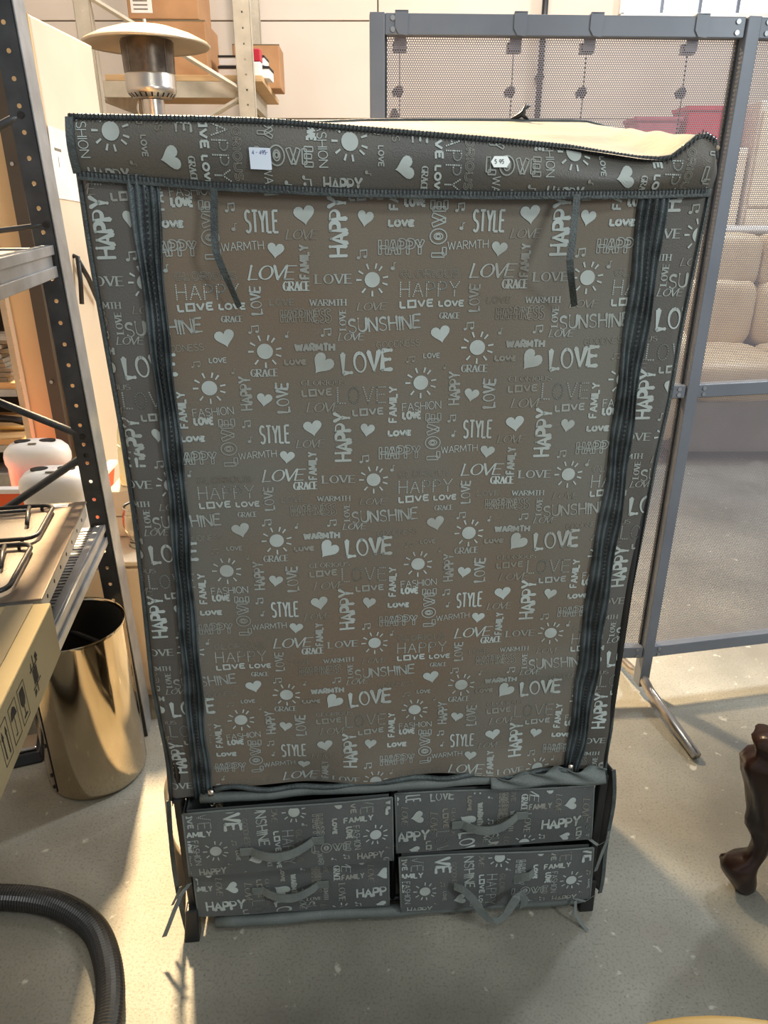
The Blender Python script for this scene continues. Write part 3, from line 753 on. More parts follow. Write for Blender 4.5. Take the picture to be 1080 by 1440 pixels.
o4, dd4 = drawer([(.031,.206),(.461,.197),(.466,.050),(.036,.048)], .010, 0, fs(.088, .1106, .012), None)
# loose twisted handle of the lower right drawer
def strap_pts(l): return [Wp(*p) for p in l]
h = MB().ribbon(strap_pts([(.150,-.040,.132),(.168,-.048,.130),(.190,-.056,.108),(.207,-.066,.082),(.225,-.072,.062),(.242,-.074,.058),(.258,-.070,.066),(.272,-.064,.084),(.286,-.058,.105),(.297,-.052,.112),(.308,-.048,.085),(.306,-.048,.062)]),
    [(0,.004,.016),(.004,.004,.017),(.010,.002,.016),(.014,0,.012),(.008,0,.015),(0,.004,.016),(-.006,.004,.016),(-.012,.006,.014),(-.016,.004,.010),(.006,.006,.012),(.018,.004,.004),(.018,.004,.004)], .002).build('handle', 'strap', o4)
MB().ribbon(strap_pts([(.285,-.030,.132),(.300,-.036,.140),(.315,-.040,.146),(.330,-.030,.148)]), (0,.004,.020), .002).build('handle_end', 'strap', h)
# loose flaps and ties at both bottom corners
def flapf(a, b):
    z = .38-.36*b; u = -.437-.012*math.sin(PI*b*.9)*(1)-.004-.010*a*math.sin(PI*b)
    return Wp(u-.016*a*(1-b**3)-.004*math.sin(9*b), .005+.09*a, z+(.10*a*b))
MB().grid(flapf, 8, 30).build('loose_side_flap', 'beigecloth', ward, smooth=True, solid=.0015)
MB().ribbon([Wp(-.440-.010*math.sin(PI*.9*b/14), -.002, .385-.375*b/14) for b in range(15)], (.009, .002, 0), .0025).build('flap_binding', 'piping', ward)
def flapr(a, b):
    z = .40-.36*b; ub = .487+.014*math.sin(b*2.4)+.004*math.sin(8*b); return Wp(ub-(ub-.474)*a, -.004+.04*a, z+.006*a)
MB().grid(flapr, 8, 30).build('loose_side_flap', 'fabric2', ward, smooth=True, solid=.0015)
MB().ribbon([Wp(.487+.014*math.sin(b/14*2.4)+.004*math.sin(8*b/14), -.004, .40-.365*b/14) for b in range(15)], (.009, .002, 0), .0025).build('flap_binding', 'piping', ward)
def tie(pts, w=.008):
    MB().ribbon([Wp(*p) for p in pts], (w, .002, .001), .0014).build('tie_ribbon', 'strap', ward)
tie([(-.418,-.016,.165),(-.435,-.030,.150),(-.452,-.040,.115),(-.466,-.046,.080),(-.478,-.050,.052)], .010)
tie([(-.440,-.010,.150),(-.455,-.004,.110),(-.466,.0,.085)], .006)
tie([(.452,-.012,.215),(.470,-.022,.205),(.488,-.020,.215),(.492,-.018,.240)], .007)
tie([(.490,-.022,.225),(.480,-.026,.190),(.474,-.028,.160),(.470,-.028,.135)], .008)
tie([(.430,-.028,.052),(.455,-.034,.048),(.478,-.026,.056)], .006)
tie([(.432,-.032,.050),(.428,-.050,.030),(.440,-.060,.012),(.452,-.072,.003)], .007)

# ------------------------------------------------------------------ perforated screen
YP = 2.8; PB = Vector((-.016, 1.978, 0)); YP2 = 11.
scr_ = thing('perforated_screen', 'blue grey steel framed screen with perforated metal panels behind the wardrobe', 'screen', PB, YP)
PH = 1.893; PL = .864
A2 = Matrix.Translation((PL, 0, 0)) @ Matrix.Rotation(math.radians(YP2-YP), 4, 'Z')
ends = [Matrix.Identity(4), A2, A2 @ Matrix.Translation((PL, 0, 0))]
for Mx in ends:
    MB().box(-.017, -.02, .035, .017, .02, PH, Mx).build('post', 'frameblue', scr_, bevel=.002)
    for sg in (-1, 1):
        MB().tube([(0, sg*.005, .075), (0, sg*.02, .058), (0, sg*.06, .045), (0, sg*.33, .017)], [.015, .016, .016, .0145], 12, M=Mx).build('foot_bar', 'steel', scr_, smooth=True)
for i in range(2):
    Mx = Matrix.Identity(4) if i == 0 else A2
    a, b = .017, PL-.017
    for z0, z1 in ((1.850, 1.892), (1.000, 1.036), (.145, .185)):
        r = MB().box(a, -.016, z0, b, .014, z1, Mx).build('rail', 'frameblue', scr_, bevel=.002)
        for xx in (a+.018, b-.018):
            for zz_ in (z0+.010, z1-.010): MB().tube([(xx, -.016, zz_), (xx, -.0195, zz_)], .0055, 10, M=Mx).build('bolt_head', 'galv', r)
    for z0, z1 in ((1.036, 1.850), (.185, 1.000)):
        o = MB().add([(a, .006, z0), (b, .006, z0), (b, .006, z1), (a, .006, z1)], [(0, 1, 2, 3)]).build('perforated_panel', 'perf', scr_); o.matrix_local = Mx
        MB().box(a, .002, z0, a+.006, .016, z1, Mx).build('panel_edge', 'darkpost', scr_); MB().box(b-.006, .002, z0, b, .016, z1, Mx).build('panel_edge', 'darkpost', scr_)
    for fx in ((.055, .325, .50, .745) if i == 0 else (.13, .40, .66)):
        x = fx
        hk = MB().prism([(x-.014, 1.896), (x-.014, 1.864), (x-.006, 1.852), (x+.012, 1.850), (x+.014, 1.896)], -.020, -.016, M=Mx)
        hk.box(x-.014, -.020, 1.893, x+.014, .028, 1.897, Mx); hk.box(x-.014, .024, 1.828, x+.014, .028, 1.894, Mx)
        hk.build('hook_clip', 'frameblue', scr_, bevel=.001)['kind'] = 'stuff'
# clips, cords and weights hanging behind the mesh
CY, SY = math.cos(math.radians(YP)), math.sin(math.radians(YP))
for n, fx in enumerate((.055, .325, .50, .745)):
    x = fx; t = thing('hanging_cord', ['dark cord with a round weight hanging behind the screen by its left post', 'dark cord and weight hanging behind the middle left of the screen',
        'dark cord and weight hanging behind the screen near the black pipe', 'dark cord and weight hanging behind the screen near the right post'][n], 'cord',
        (PB.x+x*CY-.045*SY, PB.y+x*SY+.045*CY, 1.60), YP, 'cords hanging behind the screen')
    MB().box(-.016, -.010, .225, .016, .010, .246).build('clip', 'black', t)
    MB().tube([(0, 0, .23), (.001, 0, .12), (-.002, 0, -.10)], .0014, 6).build('string', 'hole', t)
    MB().lathe([(0, .130), (.006, .134), (.010, .143), (.009, .152), (.004, .158), (0, .159)], n=12).build('weight', 'hole', t, smooth=True)
    MB().tube([(-.010, 0, .134), (-.015, 0, .143), (-.006, 0, .152)], .0045, 8).build('loop', 'hole', t, smooth=True)
    if n == 0: MB().lathe([(0, -.005), (.016, .0), (.020, .02), (.015, .045), (.016, .06), (.008, .085), (0, .09)], (-.012, 0, .02), 12).build('pouch', 'hole', t, smooth=True)

# ------------------------------------------------------------------ beyond the screen on the right
sf = thing('leather_sofa', 'beige leather sofa with tufted back cushions standing behind the perforated screen', 'sofa', (2.75, 4.75, 0), 0)
MB().box(-1.0, -.42, .05, 1.0, .5, .42).build('base', 'greyfab', sf, bevel=.03)
def cushion(name, cx, cy, cz, sx, sy, sz, m='leather'):
    n = 14
    def f(u, v):
        th = -PI/2+PI*v; ph = 2*PI*u; e = .38
        c = lambda a, p: math.copysign(abs(math.cos(a))**p, math.cos(a)); s = lambda a, p: math.copysign(abs(math.sin(a))**p, math.sin(a))
        return (cx+sx*c(th, e)*c(ph, e), cy+sy*c(th, e)*s(ph, e), cz+sz*s(th, e)*(1+.02*math.sin(9*u*PI)))
    return MB().grid(f, 32, 16).build(name, m, sf, smooth=True)
for i in range(3):
    cushion('seat_cushion', -.66+.66*i, -.12, .50, .33, .38, .13)
    cushion('back_cushion', -.66+.66*i, .30, .80, .33, .15, .22)
    cushion('head_cushion', -.66+.66*i, .33, 1.12, .33, .14, .17)
cushion('armrest', -1.08, 0, .45, .13, .5, .35); cushion('armrest', 1.08, 0, .45, .13, .5, .35)
cb = thing('beige_cabinet', 'tall beige cabinet behind the leather sofa', 'cabinet', (3.47, 5.75, 0), 0)
MB().box(-1.0, -.25, 0, 1.1, .3, 2.08).build('body', 'wall', cb, bevel=.01)
for i in range(3):
    for z0, z1 in ((1.44, 2.02), (.1, 1.42)): MB().box(-.98+i*.69, -.272, z0, -.30+i*.69, -.25, z1).build('door', 'cup', cb, bevel=.006)
cc = thing('low_beige_cabinet', 'lower beige cabinet carrying the red crate behind the screen', 'cabinet', (2.02, 5.75, 0), 0)
MB().box(-.44, -.25, 0, .42, .3, 1.80).build('body', 'wall', cc, bevel=.01)
for x in (-.43, -.003): MB().box(x, -.272, .1, x+.41, -.25, 1.77).build('door', 'cup', cc, bevel=.006)
bd = MB().box(0, 0, 1.27, .9, .16, 1.32).build('padded_lid', 'white', bevel=.02); bd.location = (2.05, 5.29, 0)
MB().box(.02, .01, 0, .86, .15, 1.27).build('box_base', 'card2', bd)
tag(bd, 'white padded lid on a tall box right behind the sofa back', 'box')
rb = thing('red_crate', 'red plastic crate seen through the screen above the right corner of the wardrobe', 'crate', (2.19, 5.72, 1.802), 0)
MB().hexa([(-.15,-.13,0),(.15,-.13,0),(.15,.13,0),(-.15,.13,0)], [(-.165,-.15,.25),(.165,-.15,.25),(.165,.15,.25),(-.165,.15,.25)]).build('body', 'red', rb, bevel=.012)
MB().box(-.172, -.158, .225, .172, .158, .255).build('rim', 'red', rb, bevel=.005)
pk = thing('pink_tub', 'low dusty pink tub beside the red crate behind the screen', 'tub', (1.84, 5.72, 1.802), 0)
MB().hexa([(-.13,-.13,0),(.13,-.13,0),(.13,.13,0),(-.13,.13,0)], [(-.15,-.15,.18),(.15,-.15,.18),(.15,.15,.18),(-.15,.15,.18)]).build('body', 'pink', pk, bevel=.015)
MB().box(-.158, -.158, .165, .158, .158, .19).build('rim', 'pink', pk, bevel=.005)

# ------------------------------------------------------------------ near shelving unit (left)
YS = 11
sh = thing('metal_shelving_unit', 'galvanised slotted metal shelving unit at the left edge, nearest the camera', 'shelving', (-.722, 1.80, 0), 8.5)
def post(mb, x, y, L, lean, sx=1, sy=1, hole=True):
    Sh = Matrix.Translation((x, y, 0)) @ Matrix(((1, 0, lean, 0), (0, 1, 0, 0), (0, 0, 1, 0), (0, 0, 0, 1)))
    holed_strip(mb, .046, L, .0505, .0050, .002, Sh @ Matrix.Translation((-.046 if sx > 0 else 0, 0, 0)))
    holed_strip(mb, .046, L, .0505, .0050, .002, Sh @ Matrix.Translation((0, 0 if sy > 0 else -.046, 0)) @ Matrix.Rotation(PI/2, 4, 'Z'), hx=.034)
pm = MB(); post(pm, 0, 0, 2.25, -.020); p1 = pm.build('post', 'darkpost', sh)
MB().box(.0005, .0025, 0, .003, .090, 2.25, Matrix(((1, 0, -.020, 0), (0, 1, 0, 0), (0, 0, 1, 0), (0, 0, 0, 1)))).build('lit_post_face', 'galv', sh)  # side flange in lighter metal, its lit look put into the colour
pm = MB(); post(pm, -.46, 0, 2.25, -.02, -1); pm.build('post', 'darkpost', sh)
pm = MB(); post(pm, -.0, -1.60, .66, -.02); pm.build('post', 'darkpost', sh)
pm = MB(); post(pm, -.46, -1.60, .66, -.02, -1); pm.build('post', 'darkpost', sh)
def zz(z): return -.020*z
# end-frame braces
def brace(a, b, r=.010):
    a = Vector(a); b = Vector(b); d = (b-a); n = 16; pts = [a+d*i/n for i in range(n+1)]
    rr = [(.0045 if i in (0, n) else r) for i in range(n+1)]
    o = MB().tube(pts, rr, 8).build('brace', 'darkpost', sh, smooth=True)
    bt = MB()
    for q in (a, b): bt.tube([q+Vector((0, -.010, 0)), q+Vector((0, .004, 0))], .007, 8)
    bt.build('bolt', 'hole', o)
brace((-.022+zz(.97), .006, .955), (-.435, .006, 1.16)); brace((-.022+zz(.9), .010, .905), (-.435, .010, .66))
brace((-.022+zz(1.7), .006, 1.675), (-.435, .006, 1.50)); brace((-.022, .010, .30), (-.435, .010, .55))
brace((-.015+zz(1.4), .004, 1.455), (-.435, .004, 1.41), .006)
# beams and decks
def beam(z0, z1, m, lab=None):
    x = zz(z0)-.010
    b = MB().box(x-.024, -1.56, z0, x-.004, -.003, z1).box(x-.004, -1.56, z0, x+.003, -.003, z0+(z1-z0)*.35).box(x-.004, -1.56, z1-(z1-z0)*.3, x+.003, -.003, z1)
    b.build('beam', m, sh, bevel=.0015)
    MB().box(x-.46, -1.56, z0, x-.43, -.003, z1).build('beam', m, sh)
    MB().box(x-.44, -.03, z0, x-.03, -.008, z1-.005).build('end_beam', m, sh)
beam(.655, .712, 'galv'); beam(1.342, 1.412, 'galv')
dk = MB(); x = zz(.7)
N = 104
for i in range(N):
    y0 = -1.56+i*.015; dk.box(x-.43, y0, .696, x-.030, y0+.010, .706)
o = dk.build('ribbed_deck', 'galv', sh); o['kind'] = 'stuff'
MB().box(x-.43, -1.56, .690, x-.03, -.03, .697).build('deck_tray', 'galv', sh)
MB().box(zz(1.35)-.43, -1.56, 1.388, zz(1.35)-.03, -.03, 1.403).build('deck', 'grime', sh)
SR = Matrix.Translation((-.722, 1.80, 0)) @ Matrix.Rotation(math.radians(YS), 4, 'Z')
def S(x, y, z): return tuple(SR @ Vector((x, y, z)))
cbl = MB().tube([(.05*math.cos(a*.35)*(1+.05*math.sin(a)), .06*math.sin(a*.35), .010+.004*math.sin(a*1.3)+.0045*(a//18)) for a in range(40)], .0075, 8).build('coiled_cable', 'rubber', smooth=True)
cbl.location = S(-.135, -.30, 1.4055); tag(cbl, 'black coiled cable lying on the upper shelf', 'cable')

# hob
hb = thing('gas_hob', 'worn stainless steel gas hob with black pan supports lying on the lower shelf', 'hob', S(-.285, -.345, .7065), YS)
hw, hl, hz = .25, .245, .113   # half width x, half length y, top height
MB().box(-hw, -hl, hz-.004, hw, hl, hz).build('top_plate', 'hobsteel', hb, bevel=.0018)
MB().box(-hw+.004, -hl+.004, hz-.040, hw-.004, hl-.004, hz-.004).build('body', 'galv', hb, bevel=.002)
MB().box(-hw+.03, -hl+.05, 0, hw-.10, hl-.05, hz-.040).build('burner_tray', 'darkpost', hb, bevel=.002)
for i in range(7): MB().tube([(hw-.005, -hl+.05+i*.062, hz-.022), (hw-.0035, -hl+.05+i*.062, hz-.022)], .0045, 8).build('screw_hole', 'hole', hb)
def rrect(x0, y0, x1, y1, r, z, n=5):
    p = []
    for cx, cy, a in ((x1-r, y1-r, 0), (x0+r, y1-r, 90), (x0+r, y0+r, 180), (x1-r, y0+r, 270)):
        for i in range(n+1): t = math.radians(a+90*i/n); p.append((cx+r*math.cos(t), cy+r*math.sin(t), z))
    return p+[p[0], p[1]]
for (x0, y0, x1, y1) in ((-.21, .015, .185, .205), (-.21, -.225, .185, -.012)):
    rec = MB().prism([(p[0], p[1]) for p in rrect(x0-.004, y0-.004, x1+.004, y1+.004, .03, 0)[:-2]], hz, hz+.0008, 'z').build('recess', 'steel', hb)
    gr = MB().tube(rrect(x0, y0, x1, y1, .028, hz+.012), .0052, 8)
    gr.tube([(x1-.055, y1-.008, hz+.014), (x1-.050, y1-.045, hz+.014), (x1-.040, y1-.10, hz+.010)], .005, 8)
    gr.tube([(x0+.08, y0, hz+.014), (x0+.08, y0+.07, hz+.014)], .005, 8)
    gr.tube([(x0+.14, y1-.03, hz+.014), (x1-.055, y1-.03, hz+.014)], .0045, 8)
    for xx, yy in ((x0+.03, y0), (x1-.03, y0), (x0+.03, y1), (x1-.03, y1)): gr.tube([(xx, yy, hz), (xx, yy, hz+.012)], .004, 6)
    gr.build('pan_support', 'black', hb, smooth=True)
    cx, cy = x0+.20, (y0+y1)/2
    bu = MB().lathe([(.0, .0), (.062, .0), (.060, .004), (.040, .007), (.040, .016), (.026, .020), (.026, .027), (0, .028)], (cx, cy, hz+.0008), 28).build('burner', 'steel', hb, smooth=True)
    smooth_angle(bu)
MB().box(.02, .075, hz+.029, .10, .095, hz+.031, T(0, 0, 0, 20)).build('tape_strip', 'blue', hb)
MB().box(-.02, .06, hz+.03, .05, .12, hz+.034, T(0, 0, 0, 8)).build('tape_strip', 'blue', hb)
MB().box(.175, .215, hz, .21, .235, hz+.0008).build('paper_label', 'paper', hb)
MB().box(.09, .218, hz, .115, .232, hz+.0008).build('paper_label', 'paper', hb)
kb = MB().tube([(.0, .215, hz), (.005, .20, hz+.03), (.0, .17, hz+.055), (-.02, .16, hz+.05)], .006, 8)
kb.lathe([(0, 0), (.017, .002), (.017, .02), (.010, .024), (0, .025)], (-.01, .195, hz+.03), 12)
kb.tube([(.01, .19, hz+.045), (.03, .15, hz+.02), (.028, .12, hz+.012)], .004, 6)
kb.build('ignition_lead', 'black', hb, smooth=True)
# cardboard box with packing symbols: corner at (-.628,1.224)
bxd = Vector((-.571+.628, .848-1.224, 0)).normalized(); yawb = math.degrees(math.atan2(bxd.y, bxd.x))+90
bx = thing('cardboard_box', 'tan cardboard box with black fragile symbols on the lower shelf in front of the hob', 'box', (-.6205, 1.199, .7075), yawb+.8)
# local: x to the right, -y toward the camera
MB().box(-.42, -.66, 0, 0, 0, .113).build('carton', 'card2', bx, bevel=.003)
MB().box(-.42, -.66, .1132, -.045, -.006, .1145).build('lid_flap', 'card2', bx)
MB().box(-.078, -.66, .1147, -.030, -.004, .1152).build('packing_tape', 'tapebrown', bx)
ic = MB()
def icon(y, z, polys):   # draws on face x=0; local u runs along -y (towards camera is left in view)
    for q in polys: ic.add([(.0006, y+a, z+b) for a, b in q], [tuple(range(len(q)))])
def frame_rect(w, h, t=.0016):
    return [[(-w, -h), (w, -h), (w, -h+t), (-w, -h+t)], [(-w, h-t), (w, h-t), (w, h), (-w, h)], [(-w, -h), (-w+t, -h), (-w+t, h), (-w, h)], [(w-t, -h), (w, -h), (w, h), (w-t, h)]]
glass_i = [[(-.010, .026), (.010, .026), (.012, .004), (.006, -.006), (-.006, -.006), (-.012, .004)], [(-.0015, -.006), (.0015, -.006), (.0015, -.022), (-.0015, -.022)], [(-.010, -.026), (.010, -.026), (.008, -.022), (-.008, -.022)]]
handle_i = [[(-.012, -.014), (.012, -.014), (.012, .014), (-.012, .014)], [(-.018, .018), (-.014, .016), (-.010, .030), (-.014, .030)], [(.018, .018), (.014, .016), (.010, .030), (.014, .030)],
            [(-.022, .016), (.022, .016), (.022, .019), (-.022, .019)], [(-.022, -.019), (.022, -.019), (.022, -.016), (-.022, -.016)], [(-.020, -.034), (-.008, -.030), (-.010, -.022), (-.018, -.022)], [(.020, .034), (.026, .022), (.018, .020), (.010, .030)], [(-.002, -.034), (.002, -.034), (.002, .038), (-.002, .038)]]
umb_i = [[(-.014, .008), (.014, .008), (.009, .022), (0, .027), (-.009, .022)], [(-.001, .008), (.001, .008), (.001, -.022), (-.001, -.022)], [(-.007, -.024), (.001, -.024), (.001, -.021), (-.007, -.021)]]
arr_i = [[(-.010, -.026), (-.006, -.026), (-.006, .010), (-.010, .010)], [(-.013, .010), (-.003, .010), (-.008, .024)], [(.006, -.026), (.010, -.026), (.010, .010), (.006, .010)], [(.003, .010), (.013, .010), (.008, .024)]]
for y, z, q in ((-.150, .058, handle_i), (-.225, .056, glass_i+frame_rect(.018, .034)), (-.272, .056, umb_i+frame_rect(.018, .034)), (-.320, .056, arr_i+frame_rect(.018, .034))):
    ic = MB(); icon(y, z, q); ic.build('printed_symbol', 'ink', bx)

# stainless bin
bn = thing('steel_bin', 'tall polished stainless steel bin standing on the floor under the shelf', 'bin', (-.820, 1.665, 0), 0)
o = MB().lathe([(.118, .0), (.130, .006), (.1335, .02), (.1335, .478), (.135, .486), (.134, .488), (.131, .484), (.130, .03), (0, .028)], n=56).build('body', ['mirror'], bn); smooth_angle(o, 50)
o = MB().lathe([(.129, .48), (.1285, .035), (0, .034)], n=40).build('inner_liner', 'hole', bn, smooth=True)
ang = math.radians(238)
sm = MB(); cxx, cyy = .1338*math.cos(ang), .1338*math.sin(ang)
sm.box(cxx-.0012, cyy-.0012, .02, cxx+.0012, cyy+.0012, .47); sm.build('seam', 'hole', bn)
for z in (.03, .07, .17):
    a2 = ang-.10; MB().tube([(.131*math.cos(a2), .131*math.sin(a2), z), (.1355*math.cos(a2), .1355*math.sin(a2), z)], .0055, 10).build('rivet', 'hole', bn)

# hose
hp = [(-1.35, 1.16), (-1.05, 1.215), (-.90, 1.215), (-.80, 1.208), (-.72, 1.185), (-.64, 1.135), (-.585, 1.06), (-.548, .97), (-.535, .88), (-.54, .76), (-.56, .6), (-.60, .45)]
def cr(p, t):
    i = min(int(t), len(p)-2); f = t-i; a, b, c, d = [Vector(p[max(0, min(len(p)-1, k))]) for k in (i-1, i, i+1, i+2)]
    return .5*((2*b)+(c-a)*f+(2*a-5*b+4*c-d)*f*f+(3*b-3*c+d-a)*f**3)
raw = [cr(hp, i/40) for i in range(40*(len(hp)-1)+1)]; pts = []; acc = 0; st0 = .0034; last = raw[0]; pts.append(last)
for q in raw[1:]:
    while (q-last).length >= st0: last = last+(q-last).normalized()*st0; pts.append(last.copy())
o = MB().tube([(p.x, p.y, .0295) for p in pts], [.0290 if i % 2 else .0262 for i in range(len(pts))], 18).build('ribbed_hose', 'rubber', smooth=False)
tag(o, 'black ribbed vacuum hose curving across the floor at lower left', 'hose')

# small dark base under the shelf by the bin
o = thing('black_stand_base', 'small black base with a metal top on the floor left of the bin', 'base', (-1.075, 1.72, 0), 20)
MB().hexa([(-.08,-.06,0),(.07,-.06,0),(.09,.04,0),(-.08,.06,0)], [(-.07,-.045,.03),(.06,-.045,.03),(.075,.03,.03),(-.07,.05,.03)]).build('base', 'black', o, bevel=.006)
MB().box(-.06, -.035, .03, .055, .03, .042).build('plate', 'steel', o, bevel=.004)
# glass bottle
o = MB().lathe([(0, .0), (.028, .0), (.032, .006), (.032, .09), (.014, .13), (.014, .16), (.012, .16), (.012, .128), (.029, .088), (.029, .008), (0, .006)], n=20).build('glass_bottle', 'glass', smooth=True)
o.location = (-.70, 1.93, 0); tag(o, 'clear glass bottle on the floor behind the left bottom of the wardrobe', 'bottle')

# low cream cabinet with things on it
lc = thing('low_cream_cabinet', 'low cream cabinet behind the shelving unit with appliances on top', 'cabinet', (-1.12, 1.99, 0), 2)
MB().box(-.55, 0, 0, .52, .40, .485).build('carcass', 'cup', lc, bevel=.004)
MB().box(-.56, -.015, .485, .53, .41, .50).build('top', 'cup', lc, bevel=.003)
for i in range(3): MB().box(-.54+i*.355, -.016, .03, -.20+i*.355, -.001, .475).build('door', 'cup', lc, bevel=.004)
def appliance(label, loc, yaw, s):
    t = thing('white_appliance', label, 'appliance', loc, yaw, 'white plastic appliances')
    def out(k):  # rounded D outline
        return [(k*.095*math.copysign(abs(math.cos(a))**.75, math.cos(a)), k*.060*math.copysign(abs(math.sin(a))**.8, math.sin(a))) for a in [2*PI*i/32 for i in range(32)]]
    vs = []; fs = []; lev = [(.90, 0), (.97, .03), (1.0, .12), (1.0, .20), (1.06, .215), (1.07, .235), (1.02, .255), (.85, .272), (.5, .282), (.02, .284)]
    for k, z in lev: vs += [(x, y, z*s) for x, y in out(k)]
    for i in range(len(lev)-1):
        for k in range(32): fs.append((i*32+k, i*32+(k+1) % 32, (i+1)*32+(k+1) % 32, (i+1)*32+k))
    MB().add(vs, fs).build('housing', 'white', t, smooth=True)
    for x in (-.038, .038):
        MB().lathe([(0, .2835*s), (.018, .2838*s), (.022, .284*s), (.022, .279*s)], (0, 0, 0), 18, Matrix.Translation((x, 0, 0)) @ Matrix.Diagonal((1.15, .8, 1, 1))).build('top_opening', 'hole', t)
    MB().box(-.012, -.036, .281*s, .012, -.028, .284*s).build('badge', 'grime', t)
appliance('white rounded plastic appliance with two oval openings, the front one of two', (-.975, 2.05, .5005), 8, .98)
appliance('white rounded plastic appliance with two oval openings, the rear one by the crate', (-1.12, 2.27, .515), 8, .98)
oc = thing('orange_crate', 'bright orange plastic crate with white rim behind the white appliances', 'crate', (-1.16, 2.26, .5005), 2)
MB().hexa([(-.28,-.10,0),(.20,-.10,0),(.20,.10,0),(-.28,.10,0)], [(-.28,-.10,.012),(.20,-.10,.012),(.20,.10,.012),(-.28,.10,.012)]).build('base', 'orange', oc)
MB().hexa([(-.28,-.125,0),(.20,-.125,0),(.20,-.11,0),(-.28,-.11,0)], [(-.30,-.14,.17),(.23,-.14,.17),(.23,-.125,.17),(-.30,-.125,.17)]).build('front_side', 'orange', oc)
MB().hexa([(.20,-.125,0),(.215,-.125,0),(.215,.10,0),(.20,.10,0)], [(.23,-.14,.17),(.245,-.14,.17),(.245,.115,.17),(.23,.115,.17)]).build('end_side', 'orange', oc)
MB().box(-.31, -.15, .17, .255, -.12, .186).box(.225, -.12, .17, .255, .12, .186).build('rim', 'white', oc, bevel=.003)
# jar and yellow bag
jr = thing('glass_jar', 'clear glass jar on the low cream cabinet beside the wardrobe', 'jar', (-.765, 2.10, .5005), 0)
MB().lathe([(0, 0), (.032, 0), (.038, .008), (.030, .030), (.040, .045), (.046, .08), (.042, .115), (.036, .13), (.038, .136), (.034, .136), (.033, .13), (.038, .112), (.042, .08), (.036, .048), (.026, .032), (.030, .01), (0, .008)], n=24).build('vessel', 'glass', jr, smooth=True)
MB().tube([(.040*math.cos(a*PI/8), .040*math.sin(a*PI/8), .136) for a in range(17)], .0022, 6).build('rim', 'steel', jr, smooth=True)
yb = thing('yellow_bag', 'pale yellow plastic bag standing on the box between post and wardrobe', 'bag', (-.775, 2.25, .662), 0)
def bagf(a, b):
    th = 2*PI*a; k = 1-.25*b-.35*max(0, b-.8); z = .21*b+.012*math.sin(3*th)*b
    return (.085*k*math.cos(th)*(1+.05*math.sin(5*th+3*b)), .06*k*math.sin(th), z)
o = MB().grid(bagf, 40, 12).add([bagf(i/40, 1) for i in range(40)], [tuple(range(40))]).build('sack', 'yellow', yb, smooth=True)
MB().tube([(-.055, -.056, .14), (-.02, -.058, .10), (.03, -.055, .06), (.06, -.04, .02)], .003, 6).build('fold_seam', 'yellow', yb, smooth=True)
o = MB().box(-.10, -.09, 0, .11, .09, .158).build('tan_box', 'cup', bevel=.006); o.location = (-.775, 2.25, .5015)
MB().box(-.10, -.0905, .07, .11, -.09, .075).build('lid_line', 'grime', o)
tag(o, 'cream box under the pale yellow bag on the low cabinet', 'box')

# tall cream cupboard
tc_ = thing('tall_cream_cupboard', 'tall cream cupboard with a black handle behind the left shelving post', 'cupboard', (-1.0, 2.46, 0), 0)
MB().box(-.225, 0, 0, -.022, .50, 1.985).build('carcass', 'cupedge', tc_, bevel=.004)
MB().box(-.020, .012, .05, 0, .495, 1.985).build('door', 'cup', tc_, bevel=.006)
MB().box(-.021, .0, .0, -.002, .0115, 1.985).build('door_edge', 'cupedge', tc_)
for x in (-.030, -.115, -.213): MB().box(x-.007, -.005, .02, x+.007, 0, 1.95).build('side_trim', 'cup', tc_, bevel=.002)
h = MB().tube([(0, .052, 1.335), (.014, .050, 1.332), (.018, .034, 1.26), (.018, .015, 1.19)], .0075, 10).build('handle', 'black', tc_, smooth=True)
MB().tube([(.016, .046, 1.322), (.020, .10, 1.26), (.014, .17, 1.18)], .008, 10).build('handle_arm', 'black', h, smooth=True)
pp = MB().box(0, -.10, -.1, .0012, .09, .1).build('paper_notice', 'paper'); pp.location = (-.998, 2.56, 1.60); pp.rotation_euler = (math.radians(-4), 0, 0)
MB().box(.0013, -.075, .035, .0016, -.025, .043).build('printed_line', 'grime', pp); MB().box(.0013, -.055, -.01, .0016, -.052, .02).build('printed_mark', 'ink', pp)
tag(pp, 'white paper notice taped to the tall cream cupboard', 'paper')

# dark brown upright behind near post
o = MB().box(-.020, -.02, 0, .020, .02, 2.3).build('brown_upright', 'brownpost'); o.location = (-1.012, 2.26, .0)
o.data.transform(Matrix.Translation((0, 0, 0)))
for z in (.95, 1.26, 1.6): MB().tube([(0, -.021, z), (0, -.026, z)], .006, 8).build('bolt', 'steel', o)
o.location = (-1.095, 2.43, 0); tag(o, 'dark brown metal upright in front of the tall cream cupboard', 'post')

